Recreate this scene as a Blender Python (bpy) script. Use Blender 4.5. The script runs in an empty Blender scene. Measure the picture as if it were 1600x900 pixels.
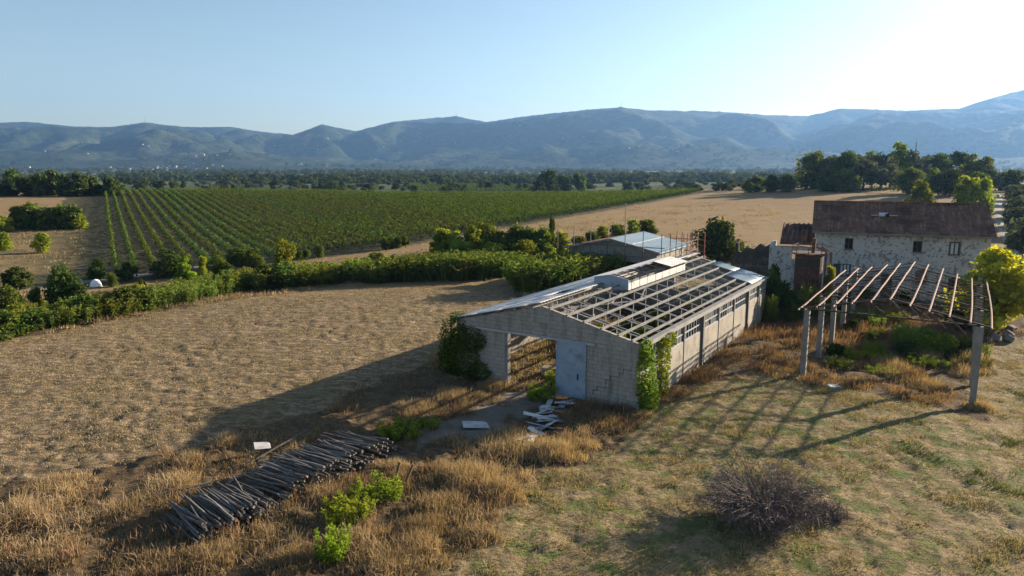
import bpy, math, random
import numpy as np
from mathutils import Vector, Matrix, Euler

R_ = math.radians
random.seed(7)
rng = np.random.default_rng(11)
scene = bpy.context.scene
COL = scene.collection

# ------------------------------------------------------------------ camera, light, exposure
F_PX, HZ, CAM_H = 1130.0, 255.0, 13.0            # focal length and horizon row for a 1600 px wide frame
PITCH = math.atan((450 - HZ) / F_PX)
cam_d = bpy.data.cameras.new('camera')
cam = bpy.data.objects.new('camera', cam_d)
COL.objects.link(cam)
cam.location = (0, 0, CAM_H)
cam.rotation_euler = (math.pi / 2 - PITCH, 0, 0)
cam_d.sensor_width = 36
cam_d.lens = 36 * F_PX / 1600
cam_d.clip_start = 0.3
cam_d.clip_end = 40000
scene.camera = cam

SUN_EL, SUN_AZ = R_(15.4), R_(60.5)              # azimuth clockwise from the view direction (+Y)
SUN = Vector((math.cos(SUN_EL) * math.sin(SUN_AZ), math.cos(SUN_EL) * math.cos(SUN_AZ), math.sin(SUN_EL)))
sun_d = bpy.data.lights.new('sun', 'SUN')
sun_d.energy = 5.0
sun_d.angle = R_(0.55)
sun_d.color = (1.0, 0.84, 0.64)
sun_o = bpy.data.objects.new('sun', sun_d)
sun_o.rotation_euler = SUN.to_track_quat('Z', 'Y').to_euler()
COL.objects.link(sun_o)

world = bpy.data.worlds.new('World')
scene.world = world
world.use_nodes = True
wn = world.node_tree
sky = wn.nodes.new('ShaderNodeTexSky')
sky.sky_type = 'NISHITA'
sky.sun_disc = False
sky.sun_elevation = SUN_EL
sky.sun_rotation = SUN_AZ
sky.altitude = 100
sky.air_density = 1.0
sky.dust_density = 0.8
sky.ozone_density = 1.2
wn.links.new(sky.outputs[0], wn.nodes['Background'].inputs['Color'])
wn.nodes['Background'].inputs['Strength'].default_value = 0.05

scene.view_settings.view_transform = 'Standard'
scene.view_settings.look = 'None'
scene.view_settings.exposure = 1.78
scene.view_settings.gamma = 1
scene.view_settings.use_curve_mapping = False
scene.cycles.max_bounces = 5
scene.cycles.diffuse_bounces = 2
scene.cycles.glossy_bounces = 2
scene.cycles.transmission_bounces = 3
scene.cycles.transparent_max_bounces = 6
scene.cycles.volume_bounces = 0

# ------------------------------------------------------------------ noise and terrain
def _h(ix, iy, s):
    n = (ix.astype(np.int64) * 374761393 + iy.astype(np.int64) * 668265263 + s * 982451653) & 0xffffffff
    n = ((n ^ (n >> 13)) * 1274126177) & 0xffffffff
    return ((n ^ (n >> 16)) & 0xffff) / 65535.0
def vnoise(x, y, s=0):
    x = np.asarray(x, float); y = np.asarray(y, float)
    ix = np.floor(x); iy = np.floor(y); fx = x - ix; fy = y - iy
    fx = fx * fx * (3 - 2 * fx); fy = fy * fy * (3 - 2 * fy)
    a = _h(ix, iy, s); b = _h(ix + 1, iy, s); c = _h(ix, iy + 1, s); d = _h(ix + 1, iy + 1, s)
    return (a + (b - a) * fx) * (1 - fy) + (c + (d - c) * fx) * fy
def fbm(x, y, s=0, o=4):
    v = 0; a = 0.5; f = 1.0; t = 0
    for k in range(o):
        v = v + a * vnoise(np.asarray(x) * f + 17.3 * k, np.asarray(y) * f - 9.1 * k, s + k); t += a; a *= .5; f *= 2.03
    return v / t
def ss(a, b, x):
    t = np.clip((np.asarray(x, float) - a) / (b - a), 0, 1)
    return t * t * (3 - 2 * t)
def gz(x, y):
    x = np.asarray(x, float); y = np.asarray(y, float)
    z = -1.2 * ss(-8, -46, x) * (1 - ss(150, 260, y)) - 0.8 * ss(70, 82, y) * (1 - ss(86, 100, y)) * ss(20, -10, x)
    z = z - 0.45 * ss(19, 28, x) * (1 - ss(48, 60, y))
    ye = y - 90 * ss(40, 140, x)
    z = z + (2.4 - 1.3 * ss(-110, -10, x) + 1.5 * ss(60, 130, x)) * ss(95, 235, y)
    z = z - 8.0 * ss(245, 470, ye) - 8.5 * ss(470, 1200, ye) - 3 * ss(1200, 2900, ye)
    z = z + 1.6 * np.exp(-((x - 135) / 70) ** 2 - ((y - 275) / 70) ** 2)
    z = z + 0.5 * (fbm(x / 45, y / 45, 5, 3) - 0.5) * ss(30, 70, np.hypot(x, y))
    return z
SKYX = [-1600, -900, -500, -200, 0, 60, 130, 190, 240, 300, 370, 420, 465, 510, 560, 620, 715, 760, 830, 900, 965, 1010, 1100, 1190, 1250, 1300, 1400, 1480, 1530, 1580, 1640, 1750, 2000, 2500, 3300]
SKYY = [215, 180, 200, 185, 192, 190, 197, 198, 191, 198, 198, 206, 210, 194, 205, 190, 181, 190, 180, 172, 167, 172, 173, 179, 181, 169, 172, 169, 152, 138, 139, 160, 170, 150, 190]
HILL_Y0 = 3000.0
def hillz(x, y):
    c = 800 + F_PX * x / y
    sy = np.interp(c, SKYX, SKYY)
    sy = sy + 1.3 * (fbm(c / 13, c * 0, 31, 3) - .5)
    el = np.arctan((450 - sy) / F_PX) - PITCH
    Rr = 6300 + 500 * np.sin(c / 270.0) + 300 * np.sin(c / 97.0 + 1)
    zt = 13 + Rr * np.tan(el) / 1.0
    t = np.clip((y - HILL_Y0) / (Rr - HILL_Y0), 0, 1.6)
    sh = np.where(t <= 1, 0.15 * t + 0.85 * np.power(np.clip(t, 0, 1), 1.7), 1 - 0.9 * (t - 1))
    env = np.clip(4 * t * (1 - t), 0, 1)
    rid = 1 - np.abs(2 * fbm(x / 1100 + .3 * np.sin(y / 900), y / 1500, 21, 4) - 1)
    rid2 = 1 - np.abs(2 * fbm(x / 380, y / 520, 25, 4) - 1)
    nz = (rid - .72) * 430 + (rid2 - .72) * 110 + (fbm(x / 90, y / 90, 28, 3) - .5) * 20
    z = -17 + (zt + 17) * sh + nz * env * np.clip(t * 2.2, .1, 1)
    cap = 13 + y * np.tan(el) - 3 - 30 * np.clip(1 - t, 0, 1)      # spurs stay under the crest line
    return np.where(t < 1, np.minimum(z, np.maximum(cap, -17)), z)
def ray(px, py):
    a = (px - 800) / F_PX; b = (py - 450) / F_PX
    return np.array([a, math.cos(PITCH) - b * math.sin(PITCH), -math.sin(PITCH) - b * math.cos(PITCH)])
def allz(x, y):
    z = gz(x, y)
    if y > HILL_Y0: z = np.maximum(z, hillz(x, y))
    return float(z)
def at(px, py, dz=0.0):
    """world point on the terrain (raised by dz) that stands at this place of the photograph"""
    d = ray(px, py); t = 14.0; prev = t
    while t < 9000:
        q = d * t
        if CAM_H + q[2] < allz(q[0], q[1]) + dz: break
        prev = t; t *= 1.01
    lo, hi = prev, t
    for _ in range(24):
        m = (lo + hi) / 2; q = d * m
        if CAM_H + q[2] < allz(q[0], q[1]) + dz: hi = m
        else: lo = m
    q = d * hi
    return Vector((q[0], q[1], CAM_H + q[2]))
def atz(px, py, z):
    d = ray(px, py); t = (z - CAM_H) / d[2]
    return Vector((d[0] * t, d[1] * t, z))
def Z(x, y): return float(gz(x, y))

# ------------------------------------------------------------------ mesh helpers
def mesh_np(name, V, faces, tint=None, attrs=None):
    V = np.asarray(V, np.float32)
    me = bpy.data.meshes.new(name)
    me.vertices.add(len(V)); me.vertices.foreach_set('co', V.ravel())
    faces = [np.asarray(f, np.int32) for f in faces if len(f)]
    nl = sum(f.size for f in faces); nf = sum(len(f) for f in faces)
    me.loops.add(nl); me.loops.foreach_set('vertex_index', np.concatenate([f.ravel() for f in faces]))
    me.polygons.add(nf)
    st = []; o = 0
    for f in faces:
        st.append(o + np.arange(len(f)) * f.shape[1]); o += f.size
    me.polygons.foreach_set('loop_start', np.concatenate(st).astype(np.int32))
    me.update(calc_edges=True)
    if tint is not None:
        a = me.attributes.new('tint', 'FLOAT', 'POINT'); a.data.foreach_set('value', np.asarray(tint, np.float32))
    for k, v in (attrs or {}).items():
        a = me.attributes.new(k, 'FLOAT_COLOR', 'POINT'); a.data.foreach_set('color', np.asarray(v, np.float32).ravel())
    return me
def link(name, me, mt=None, parent=None, smooth=False):
    o = bpy.data.objects.new(name, me)
    COL.objects.link(o)
    if mt is not None and len(me.materials) == 0: me.materials.append(mt)
    if smooth: me.polygons.foreach_set('use_smooth', [True] * len(me.polygons))
    if parent is not None: o.parent = parent
    return o
class B:
    """collects boxes, tubes and polygons that become ONE mesh"""
    def __init__(s): s.v = []; s.f = []
    def poly(s, pts): n = len(s.v); s.v += [tuple(p) for p in pts]; s.f.append(tuple(range(n, n + len(pts)))); return s
    def box(s, c, size, m=None):
        n = len(s.v); hx, hy, hz = size[0] / 2, size[1] / 2, size[2] / 2
        for dx, dy, dz in ((-1,-1,-1),(1,-1,-1),(1,1,-1),(-1,1,-1),(-1,-1,1),(1,-1,1),(1,1,1),(-1,1,1)):
            p = Vector((dx * hx, dy * hy, dz * hz))
            if m is not None: p = m @ p
            s.v.append((p.x + c[0], p.y + c[1], p.z + c[2]))
        for q in ((0,3,2,1),(4,5,6,7),(0,1,5,4),(1,2,6,5),(2,3,7,6),(3,0,4,7)): s.f.append(tuple(n + i for i in q))
        return s
    def bb(s, x0, x1, y0, y1, z0, z1): return s.box(((x0+x1)/2, (y0+y1)/2, (z0+z1)/2), (x1-x0, y1-y0, z1-z0))
    def bar(s, p, q, w, h=None):
        p = Vector(p); q = Vector(q); d = q - p
        m = d.to_track_quat('Y', 'Z').to_matrix()
        return s.box((p + q) / 2, (w, d.length, h or w), m)
    def tube(s, pts, r, k=6, cap=True):
        rings = []
        for i, p in enumerate(pts):
            p = Vector(p)
            a = Vector(pts[max(0, i - 1)]); b = Vector(pts[min(len(pts) - 1, i + 1)])
            m = (b - a).to_track_quat('Z', 'Y').to_matrix()
            rr = r[i] if isinstance(r, (list, tuple)) else r
            n = len(s.v); rings.append(n)
            for j in range(k):
                t = 2 * math.pi * j / k
                q = p + m @ Vector((rr * math.cos(t), rr * math.sin(t), 0)); s.v.append(tuple(q))
        for a, b in zip(rings, rings[1:]):
            for j in range(k): s.f.append((a + j, a + (j + 1) % k, b + (j + 1) % k, b + j))
        if cap:
            s.f.append(tuple(rings[0] + j for j in reversed(range(k)))); s.f.append(tuple(rings[-1] + j for j in range(k)))
        return s
    def prism(s, prof, y0, y1):
        """closed profile in XZ swept along Y"""
        n = len(s.v); k = len(prof)
        s.v += [(a, y0, b) for a, b in prof] + [(a, y1, b) for a, b in prof]
        s.f.append(tuple(n + i for i in range(k))); s.f.append(tuple(n + k + i for i in reversed(range(k))))
        for i in range(k): j = (i + 1) % k; s.f.append((n + i, n + k + i, n + k + j, n + j))
        return s
    def mesh(s, name):
        me = bpy.data.meshes.new(name); me.from_pydata(s.v, [], s.f); me.update(); return me
    def obj(s, name, mt, parent=None, smooth=False): return link(name, s.mesh(name), mt, parent, smooth)
def tag(o, label=None, cat=None, group=None, kind=None):
    if label: o['label'] = label
    if cat: o['category'] = cat
    if group: o['group'] = group
    if kind: o['kind'] = kind
    return o
def empty(name, loc, rz=0.0, scale=None):
    o = bpy.data.objects.new(name, None); COL.objects.link(o)
    o.empty_display_size = 0.3
    o.location = loc; o.rotation_euler = (0, 0, rz)
    if scale is not None: o.scale = scale
    return o
def dup(root, loc, rz=0.0, scale=(1, 1, 1), label=None, cat=None, group=None):
    r = root.copy(); COL.objects.link(r)
    r.location = loc; r.rotation_euler = (0, 0, rz); r.scale = scale
    if label: r['label'] = label
    if cat: r['category'] = cat
    if group: r['group'] = group
    elif 'group' in r: del r['group']
    for ch in root.children:
        c = ch.copy(); COL.objects.link(c); c.parent = r
        for g in ch.children:
            d = g.copy(); COL.objects.link(d); d.parent = c
    return r
def wall_grid(b, L, H, t, holes, x0=0.0, z0=0.0, y=0.0):
    """wall in the XZ plane from x0..x0+L, front face at y, back at y+t, with rectangular holes (xa,xb,za,zb)"""
    xs = sorted({x0, x0 + L} | {v for h in holes for v in h[:2]}); zs = sorted({z0, z0 + H} | {v for h in holes for v in h[2:]})
    def solid(i, j):
        if i < 0 or j < 0 or i >= len(xs) - 1 or j >= len(zs) - 1: return False
        cx, cz = (xs[i] + xs[i+1]) / 2, (zs[j] + zs[j+1]) / 2
        return not any(h[0] < cx < h[1] and h[2] < cz < h[3] for h in holes)
    for i in range(len(xs) - 1):
        for j in range(len(zs) - 1):
            if not solid(i, j): continue
            a, c, d, e = xs[i], xs[i+1], zs[j], zs[j+1]
            b.poly([(a,y,d),(c,y,d),(c,y,e),(a,y,e)]); b.poly([(c,y+t,d),(a,y+t,d),(a,y+t,e),(c,y+t,e)])
            if not solid(i-1, j): b.poly([(a,y+t,d),(a,y,d),(a,y,e),(a,y+t,e)])
            if not solid(i+1, j): b.poly([(c,y,d),(c,y+t,d),(c,y+t,e),(c,y,e)])
            if not solid(i, j-1): b.poly([(a,y+t,d),(c,y+t,d),(c,y,d),(a,y,d)])
            if not solid(i, j+1): b.poly([(a,y,e),(c,y,e),(c,y+t,e),(a,y+t,e)])
    return b

# ------------------------------------------------------------------ materials
class N:
    def __init__(s, name):
        s.m = bpy.data.materials.new(name); s.m.use_nodes = True
        s.t = s.m.node_tree; s.t.nodes.clear()
        s.out = s.t.nodes.new('ShaderNodeOutputMaterial')
    def n(s, typ, **kw):
        nd = s.t.nodes.new(typ)
        for k, v in kw.items():
            if k.startswith('i_'):
                key = k[2:]; key = int(key) if key.isdigit() else key.replace('_', ' ')
                if hasattr(v, 'is_output') or isinstance(v, bpy.types.NodeSocket): s.t.links.new(v, nd.inputs[key])
                else: nd.inputs[key].default_value = v
            else: setattr(nd, k, v)
        return nd
    def link(s, a, b): s.t.links.new(a, b)
    def noise(s, scale, detail=4, vec=None, rough=.55, dist=0):
        nd = s.n('ShaderNodeTexNoise', i_Scale=scale, i_Detail=detail, i_Roughness=rough, i_Distortion=dist)
        if vec is not None: s.link(vec, nd.inputs['Vector'])
        return nd.outputs['Fac']
    def ramp(s, fac, stops):
        r = s.n('ShaderNodeValToRGB'); s.link(fac, r.inputs[0])
        e = r.color_ramp.elements
        while len(e) < len(stops): e.new(0.5)
        for el, (p, c) in zip(e, stops):
            el.position = p; el.color = (c, c, c, 1) if isinstance(c, (int, float)) else (*c, 1)
        return r.outputs[0]
    def mix(s, fac, a, b, mode='MIX'):
        nd = s.n('ShaderNodeMix', data_type='RGBA', blend_type=mode)
        for sock, v in ((nd.inputs[0], fac), (nd.inputs[6], a), (nd.inputs[7], b)):
            if isinstance(v, bpy.types.NodeSocket): s.link(v, sock)
            elif isinstance(v, (int, float)): sock.default_value = v if sock.type == 'VALUE' else (v, v, v, 1)
            else: sock.default_value = (*v, 1)
        return nd.outputs[2]
    def math(s, op, a, b=0.5):
        nd = s.n('ShaderNodeMath', operation=op)
        for i, v in enumerate((a, b)):
            if isinstance(v, bpy.types.NodeSocket): s.link(v, nd.inputs[i])
            else: nd.inputs[i].default_value = v
        return nd.outputs[0]
    def obj(s): return s.n('ShaderNodeTexCoord').outputs['Object']
    def attr(s, name): return s.n('ShaderNodeAttribute', attribute_name=name)
    def finish(s, col, rough=.85, bump=None, strength=.4, dist=.03, metal=0.0, alpha=None, spec=.3):
        p = s.n('ShaderNodeBsdfPrincipled')
        for k, v in (('Base Color', col), ('Roughness', rough)):
            if isinstance(v, bpy.types.NodeSocket): s.link(v, p.inputs[k])
            else: p.inputs[k].default_value = (*v, 1) if k == 'Base Color' else v
        p.inputs['Metallic'].default_value = metal
        p.inputs['Specular IOR Level'].default_value = spec
        if bump is not None:
            bn = s.n('ShaderNodeBump', i_Strength=strength, i_Distance=dist, i_Height=bump); s.link(bn.outputs[0], p.inputs['Normal'])
        s.link(p.outputs[0], s.out.inputs[0])
        return s.m
def mottled(name, c1, c2, scale, rough=.85, bump=.4, dist=.02, c3=None, s3=None, metal=0.0, spec=.3):
    k = N(name); v = k.obj()
    a = k.noise(scale, 5, v, .6)
    col = k.mix(k.ramp(a, [(.35, 0), (.65, 1)]), c1, c2)
    if c3 is not None:
        col = k.mix(k.ramp(k.noise(s3 or scale * 3, 5, v, .65), [(.52, 0), (.68, 1)]), col, c3)
    return k.finish(col, rough, k.noise(scale * 6, 4, v), bump, dist, metal, spec=spec)
def leafy(name, c1, c2, trans=.35, objvar=.25, gloss=.0):
    """leaf material: tint attribute varies each leaf, every plant a bit different"""
    k = N(name)
    t = k.attr('tint').outputs['Fac']
    col = k.mix(t, c1, c2)
    oi = k.n('ShaderNodeObjectInfo')
    hs = k.n('ShaderNodeHueSaturation', i_Color=col)
    k.link(k.math('ADD', k.math('MULTIPLY', oi.outputs['Random'], objvar * 1.6), 1 - objvar * .8), hs.inputs['Value'])
    k.link(k.math('ADD', k.math('MULTIPLY', oi.outputs['Random'], .05), .475), hs.inputs['Hue'])
    d = k.n('ShaderNodeBsdfDiffuse', i_Color=hs.outputs[0])
    tc = k.mix(1.0, hs.outputs[0], (1.25, 1.2, .55), 'MULTIPLY')
    tr = k.n('ShaderNodeBsdfTranslucent', i_Color=tc)
    mx = k.n('ShaderNodeMixShader', i_0=trans)
    k.link(d.outputs[0], mx.inputs[1]); k.link(tr.outputs[0], mx.inputs[2])
    k.link(mx.outputs[0], k.out.inputs[0])
    return k.m
M = {}
def make_ground():
    k = N('terrain_soil'); v = k.obj()
    za = k.attr('za'); zb = k.attr('zb')
    sa = k.n('ShaderNodeSeparateColor', i_Color=za.outputs['Color']); sb = k.n('ShaderNodeSeparateColor', i_Color=zb.outputs['Color'])
    n_f = k.noise(5.5, 6, v, .7); n_m = k.noise(1.1, 6, v, .65); n_l = k.noise(.16, 5, v, .6); n_xl = k.noise(.035, 5, v, .6)
    mp = k.n('ShaderNodeMapping'); k.link(v, mp.inputs[0]); mp.inputs['Rotation'].default_value = (0, 0, R_(28)); mp.inputs['Scale'].default_value = (.7, 2.0, 1)
    n_s = k.noise(1.6, 5, mp.outputs[0], .65)
    stub = k.mix(k.ramp(n_s, [(.40, 0), (.56, 1)]), (.12, .085, .052), (.345, .255, .157))
    stub = k.mix(k.ramp(k.noise(2.6, 8, v, .8), [(.40, .9), (.49, 0)]), stub, (.10, .068, .038))
    wl = k.n('ShaderNodeTexWave', i_Scale=.16, i_Distortion=1.2, i_Detail=2); wl.bands_direction = 'Y'; k.link(mp.outputs[0], wl.inputs[0])
    stub = k.mix(k.ramp(wl.outputs['Fac'], [(.55, 0), (.95, .55)]), stub, (.15, .105, .06))
    stub = k.mix(k.ramp(n_l, [(.45, 0), (.75, .55)]), stub, (.20, .155, .07))
    lawn = k.mix(k.ramp(n_m, [(.42, 0), (.62, 1)]), (.30, .225, .125), (.19, .145, .078))
    lawn = k.mix(k.ramp(k.noise(3.2, 8, v, .8), [(.40, .9), (.50, 0)]), lawn, (.095, .07, .038))
    gmask = k.math('MULTIPLY', k.ramp(k.noise(.75, 6, v, .7), [(.50, 0), (.56, 1)]), k.ramp(n_xl, [(.38, .15), (.56, 1)]))
    lawn = k.mix(gmask, lawn, k.mix(n_f, (.055, .085, .02), (.13, .16, .045)))
    earth = k.mix(k.ramp(n_m, [(.35, 0), (.65, 1)]), (.22, .19, .15), (.15, .125, .10))
    dry = k.mix(k.ramp(n_m, [(.38, 0), (.62, 1)]), (.10, .07, .04), (.19, .13, .07))
    dry = k.mix(k.ramp(n_f, [(.45, .7), (.58, 0)]), dry, (.08, .055, .03))
    vine = k.mix(k.ramp(n_m, [(.35, 0), (.65, 1)]), (.10, .08, .045), (.055, .058, .026))  # soil colour darkened to carry the shadow between vine rows
    wv = k.n('ShaderNodeTexWave', i_Scale=.23, i_Distortion=2.5, i_Detail=3); wv.bands_direction = 'Y'; k.link(v, wv.inputs[0])
    mead = k.mix(k.ramp(n_l, [(.35, 0), (.68, 1)]), (.25, .17, .085), (.32, .22, .11))
    mead = k.mix(k.ramp(wv.outputs['Fac'], [(.40, .7), (.8, 0)]), mead, (.19, .135, .072))
    mead = k.mix(k.ramp(n_m, [(.4, .4), (.55, 0)]), mead, (.20, .14, .075))
    vr = k.n('ShaderNodeTexVoronoi', i_Scale=.007, i_Randomness=.9); k.link(v, vr.inputs[0])
    fieldc = k.n('ShaderNodeSeparateColor', i_Color=vr.outputs['Color'])
    plain = k.ramp(fieldc.outputs[0], [(.0, (.06, .085, .03)), (.35, (.085, .11, .045)), (.6, (.12, .14, .06)), (.86, (.14, .135, .07)), (1.0, (.26, .21, .12))])
    plain = k.mix(k.ramp(k.noise(.09, 5, v, .7), [(.45, 0), (.58, 1)]), plain, (.03, .045, .018))
    scrub = k.mix(k.ramp(k.math('ADD', k.math('MULTIPLY', n_m, .5), k.math('MULTIPLY', n_l, .5)), [(.44, 0), (.56, 1)]), (.085, .075, .035), (.20, .145, .07))
    col = dry
    for fac, c in ((sa.outputs[0], stub), (sa.outputs[1], lawn), (sb.outputs[0], vine), (sb.outputs[1], mead), (sb.outputs[2], plain), (za.outputs['Alpha'], scrub), (sa.outputs[2], earth)):
        col = k.mix(fac, col, c)
    return k.finish(col, .95, k.math('ADD', n_f, k.math('MULTIPLY', n_s, 1.2)), 1.0, .14, spec=.1)
M['ground'] = make_ground()
def make_hill():
    k = N('hill_woods'); v = k.obj()
    a = k.noise(.0032, 7, v, .62); b = k.noise(.022, 6, v, .7)
    col = k.ramp(a, [(.36, (.024, .036, .018)), (.48, (.036, .048, .024)), (.56, (.05, .058, .03)), (.66, (.082, .08, .045)), (.75, (.04, .05, .025))])
    col = k.mix(k.ramp(b, [(.44, 1), (.54, 0)]), col, (.016, .028, .012))
    return k.finish(col, .95, b, 1.0, 14.0, spec=.05)
M['hill'] = make_hill()
def make_block():
    k = N('grey_blockwork'); v = k.obj()
    sp = k.n('ShaderNodeSeparateXYZ'); k.link(v, sp.inputs[0])
    cb = k.n('ShaderNodeCombineXYZ'); k.link(sp.outputs[0], cb.inputs[0]); k.link(sp.outputs[2], cb.inputs[1])
    br = k.n('ShaderNodeTexBrick', i_Scale=1.0, i_Mortar_Size=.010, i_Brick_Width=.5, i_Row_Height=.24, i_Bias=-.2)
    k.link(cb.outputs[0], br.inputs['Vector'])
    br.inputs['Color1'].default_value = (.34, .315, .28, 1); br.inputs['Color2'].default_value = (.26, .245, .22, 1); br.inputs['Mortar'].default_value = (.16, .148, .135, 1)
    n = k.noise(1.3, 6, v, .65)
    col = k.mix(k.ramp(n, [(.40, .0), (.66, .75)]), br.outputs['Color'], (.31, .29, .265))
    mp = k.n('ShaderNodeMapping'); k.link(v, mp.inputs[0]); mp.inputs['Scale'].default_value = (2.2, 1, .35)
    col = k.mix(k.ramp(k.noise(1.0, 7, mp.outputs[0], .75), [(.48, 0), (.68, .85)]), col, (.13, .118, .10))
    col = k.mix(k.ramp(k.noise(4, 6, v, .7), [(.5, 0), (.75, .6)]), col, (.14, .125, .105))
    return k.finish(col, .92, k.math('SUBTRACT', k.math('MULTIPLY', n, .5), br.outputs['Fac']), .7, .02, spec=.2)
M['block'] = make_block()
M['panel'] = mottled('weathered_concrete_panel', (.28, .25, .21), (.21, .19, .162), .9, .9, .4, .01, (.15, .135, .115), 2.2)
M['concrete'] = mottled('grey_concrete', (.25, .235, .215), (.175, .165, .15), 2.0, .9, .4, .01)
M['dark_concrete'] = mottled('dark_stained_concrete', (.16, .15, .14), (.10, .095, .09), 2.0)
M['purlin'] = mottled('pale_concrete_purlin', (.225, .22, .212), (.15, .147, .14), 1.6, .8, .2, .01)
M['steel'] = mottled('grey_galvanised_steel', (.40, .41, .42), (.30, .31, .32), 3.0, .55, .1, .005)
M['sheet'] = mottled('pale_fibre_cement_sheet', (.66, .64, .60), (.54, .52, .49), .8, .8, .3, .01, (.36, .34, .31), 2.0)
M['blue_sheet'] = mottled('blue_translucent_sheet', (.20, .27, .32), (.14, .20, .245), .7, .5, .2, .01, spec=.5)
M['bluegrey'] = mottled('blue_grey_painted_metal', (.27, .34, .43), (.22, .28, .36), .8, .6, .2, .004, (.17, .18, .19), 1.4)
M['rust'] = mottled('rusty_iron', (.13, .055, .035), (.05, .03, .024), 1.1, .85, .4, .01, (.20, .11, .075), 2.6)
M['rust_pink'] = mottled('red_oxide_rusty_bar', (.20, .10, .075), (.12, .06, .042), 2.5, .8, .3, .005)
M['rust_dark'] = mottled('dark_rusted_bar', (.075, .05, .038), (.045, .032, .026), 3.0, .85, .3, .005)
M['wood'] = mottled('weathered_grey_wood', (.13, .116, .106), (.07, .063, .057), 5, .9, .6, .01)
M['wood2'] = mottled('silvered_grey_wood', (.21, .195, .178), (.13, .12, .108), 5, .9, .6, .01)
M['timber'] = mottled('brown_old_timber', (.16, .11, .07), (.10, .07, .045), 4)
M['bark'] = mottled('grey_brown_bark', (.11, .085, .06), (.065, .05, .038), 6)
M['white'] = mottled('dull_white_sheet', (.50, .49, .47), (.38, .375, .36), 1.5, .7, .2, .005, (.25, .24, .22), 3)
M['white_paint'] = mottled('white_painted_shell', (.80, .79, .77), (.72, .71, .69), 2.0, .6, .1, .004)
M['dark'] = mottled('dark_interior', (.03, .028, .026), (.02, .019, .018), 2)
M['glass'] = mottled('dusty_dark_glass', (.06, .07, .08), (.10, .11, .12), 2, .35, .05, .002, spec=.5)
M['red_paint'] = mottled('red_painted_steel', (.34, .06, .05), (.24, .045, .035), 4, .6)
M['scaffold'] = mottled('dark_scaffold_steel', (.10, .09, .085), (.06, .055, .05), 4, .6)
M['green_paint'] = mottled('dark_green_shutter', (.05, .075, .065), (.04, .055, .05), 4, .7)
M['shutter_white'] = mottled('faded_white_shutter', (.55, .56, .58), (.42, .43, .45), 4, .7)
M['villa'] = mottled('pale_far_plaster', (.60, .54, .46), (.52, .47, .41), .3, .9)
M['villa_roof'] = mottled('far_terracotta_roof', (.34, .19, .12), (.28, .15, .10), .5, .9)
M['gravel'] = mottled('pale_gravel_road', (.27, .24, .21), (.21, .185, .155), .8, .95, .5, .03, (.17, .135, .09), .35)
M['stone'] = mottled('dark_rubble_stone', (.20, .18, .16), (.12, .11, .10), 3, .95, .6, .02)
M['twig'] = mottled('grey_violet_twigs', (.19, .15, .135), (.11, .088, .08), 6, .95)
def make_tiles(name, c1, c2, c3, s=3.2):
    k = N(name); v = k.obj()
    wv = k.n('ShaderNodeTexWave', i_Scale=s, i_Distortion=.25, i_Detail=1, i_Detail_Scale=1.0); wv.bands_direction = 'X'; k.link(v, wv.inputs[0])
    wy = k.n('ShaderNodeTexWave', i_Scale=1.1, i_Distortion=.5, i_Detail=1, wave_profile='SAW'); wy.bands_direction = 'Y'; k.link(v, wy.inputs[0])
    col = k.mix(k.ramp(k.noise(.9, 6, v, .7), [(.35, 0), (.65, 1)]), c1, c2)
    col = k.mix(k.ramp(k.noise(5.5, 4, v, .7), [(.5, 0), (.7, 1)]), col, c3)
    mp = k.n('ShaderNodeMapping'); k.link(v, mp.inputs[0]); mp.inputs['Scale'].default_value = (3.2, .45, .45)
    col = k.mix(k.ramp(k.noise(1.0, 5, mp.outputs[0], .7), [(.5, 0), (.62, .6)]), col, tuple(q * 1.45 for q in c3))
    col = k.mix(k.ramp(k.noise(.45, 5, v, .7), [(.5, 0), (.62, .7)]), col, tuple(q * .5 for q in c2))
    return k.finish(col, .92, k.math('ADD', wv.outputs['Fac'], k.math('MULTIPLY', wy.outputs['Fac'], .35)), 1.0, .06, spec=.15)
M['tiles'] = make_tiles('old_brown_roof_tiles', (.23, .112, .075), (.13, .07, .052), (.29, .17, .115))
M['tiles_red'] = make_tiles('orange_red_roof_tiles', (.33, .15, .09), (.25, .11, .07), (.40, .22, .14))
def make_plaster():
    k = N('peeling_white_plaster'); v = k.obj()
    st = k.n('ShaderNodeTexVoronoi', i_Scale=3.4, i_Randomness=1); k.link(v, st.inputs[0])
    stone = k.mix(st.outputs['Distance'], (.30, .265, .23), (.17, .15, .125))
    n1 = k.noise(.9, 8, v, .78); n2 = k.noise(3.6, 7, v, .75)
    plas = k.mix(n2, (.54, .52, .49), (.38, .37, .355))
    m = k.ramp(k.math('ADD', k.math('MULTIPLY', n1, .6), k.math('MULTIPLY', n2, .4)), [(.525, 0), (.56, 1)])
    col = k.mix(m, plas, stone)
    col = k.mix(k.ramp(k.noise(.35, 4, v, .6), [(.5, 0), (.75, .6)]), col, (.30, .25, .22))
    return k.finish(col, .95, k.math('SUBTRACT', n2, m), .7, .04, spec=.15)
M['plaster'] = make_plaster()
M['ruin'] = mottled('ruined_stone_and_plaster', (.10, .08, .065), (.06, .05, .042), .8, .95, .7, .05, (.20, .18, .16), 1.3)
M['leaf'] = leafy('broad_green_leaves', (.04, .07, .017), (.16, .20, .045), .44)
M['leaf_dark'] = leafy('dark_green_leaves', (.026, .046, .015), (.085, .115, .032), .3)
M['leaf_far'] = leafy('distant_tree_leaves', (.03, .05, .018), (.085, .11, .035), .3, .6)
M['leaf_lime'] = leafy('lime_green_leaves', (.09, .14, .02), (.32, .35, .05), .5)
M['leaf_yellow'] = leafy('yellow_green_leaves', (.20, .21, .025), (.50, .47, .055), .5)
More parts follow.
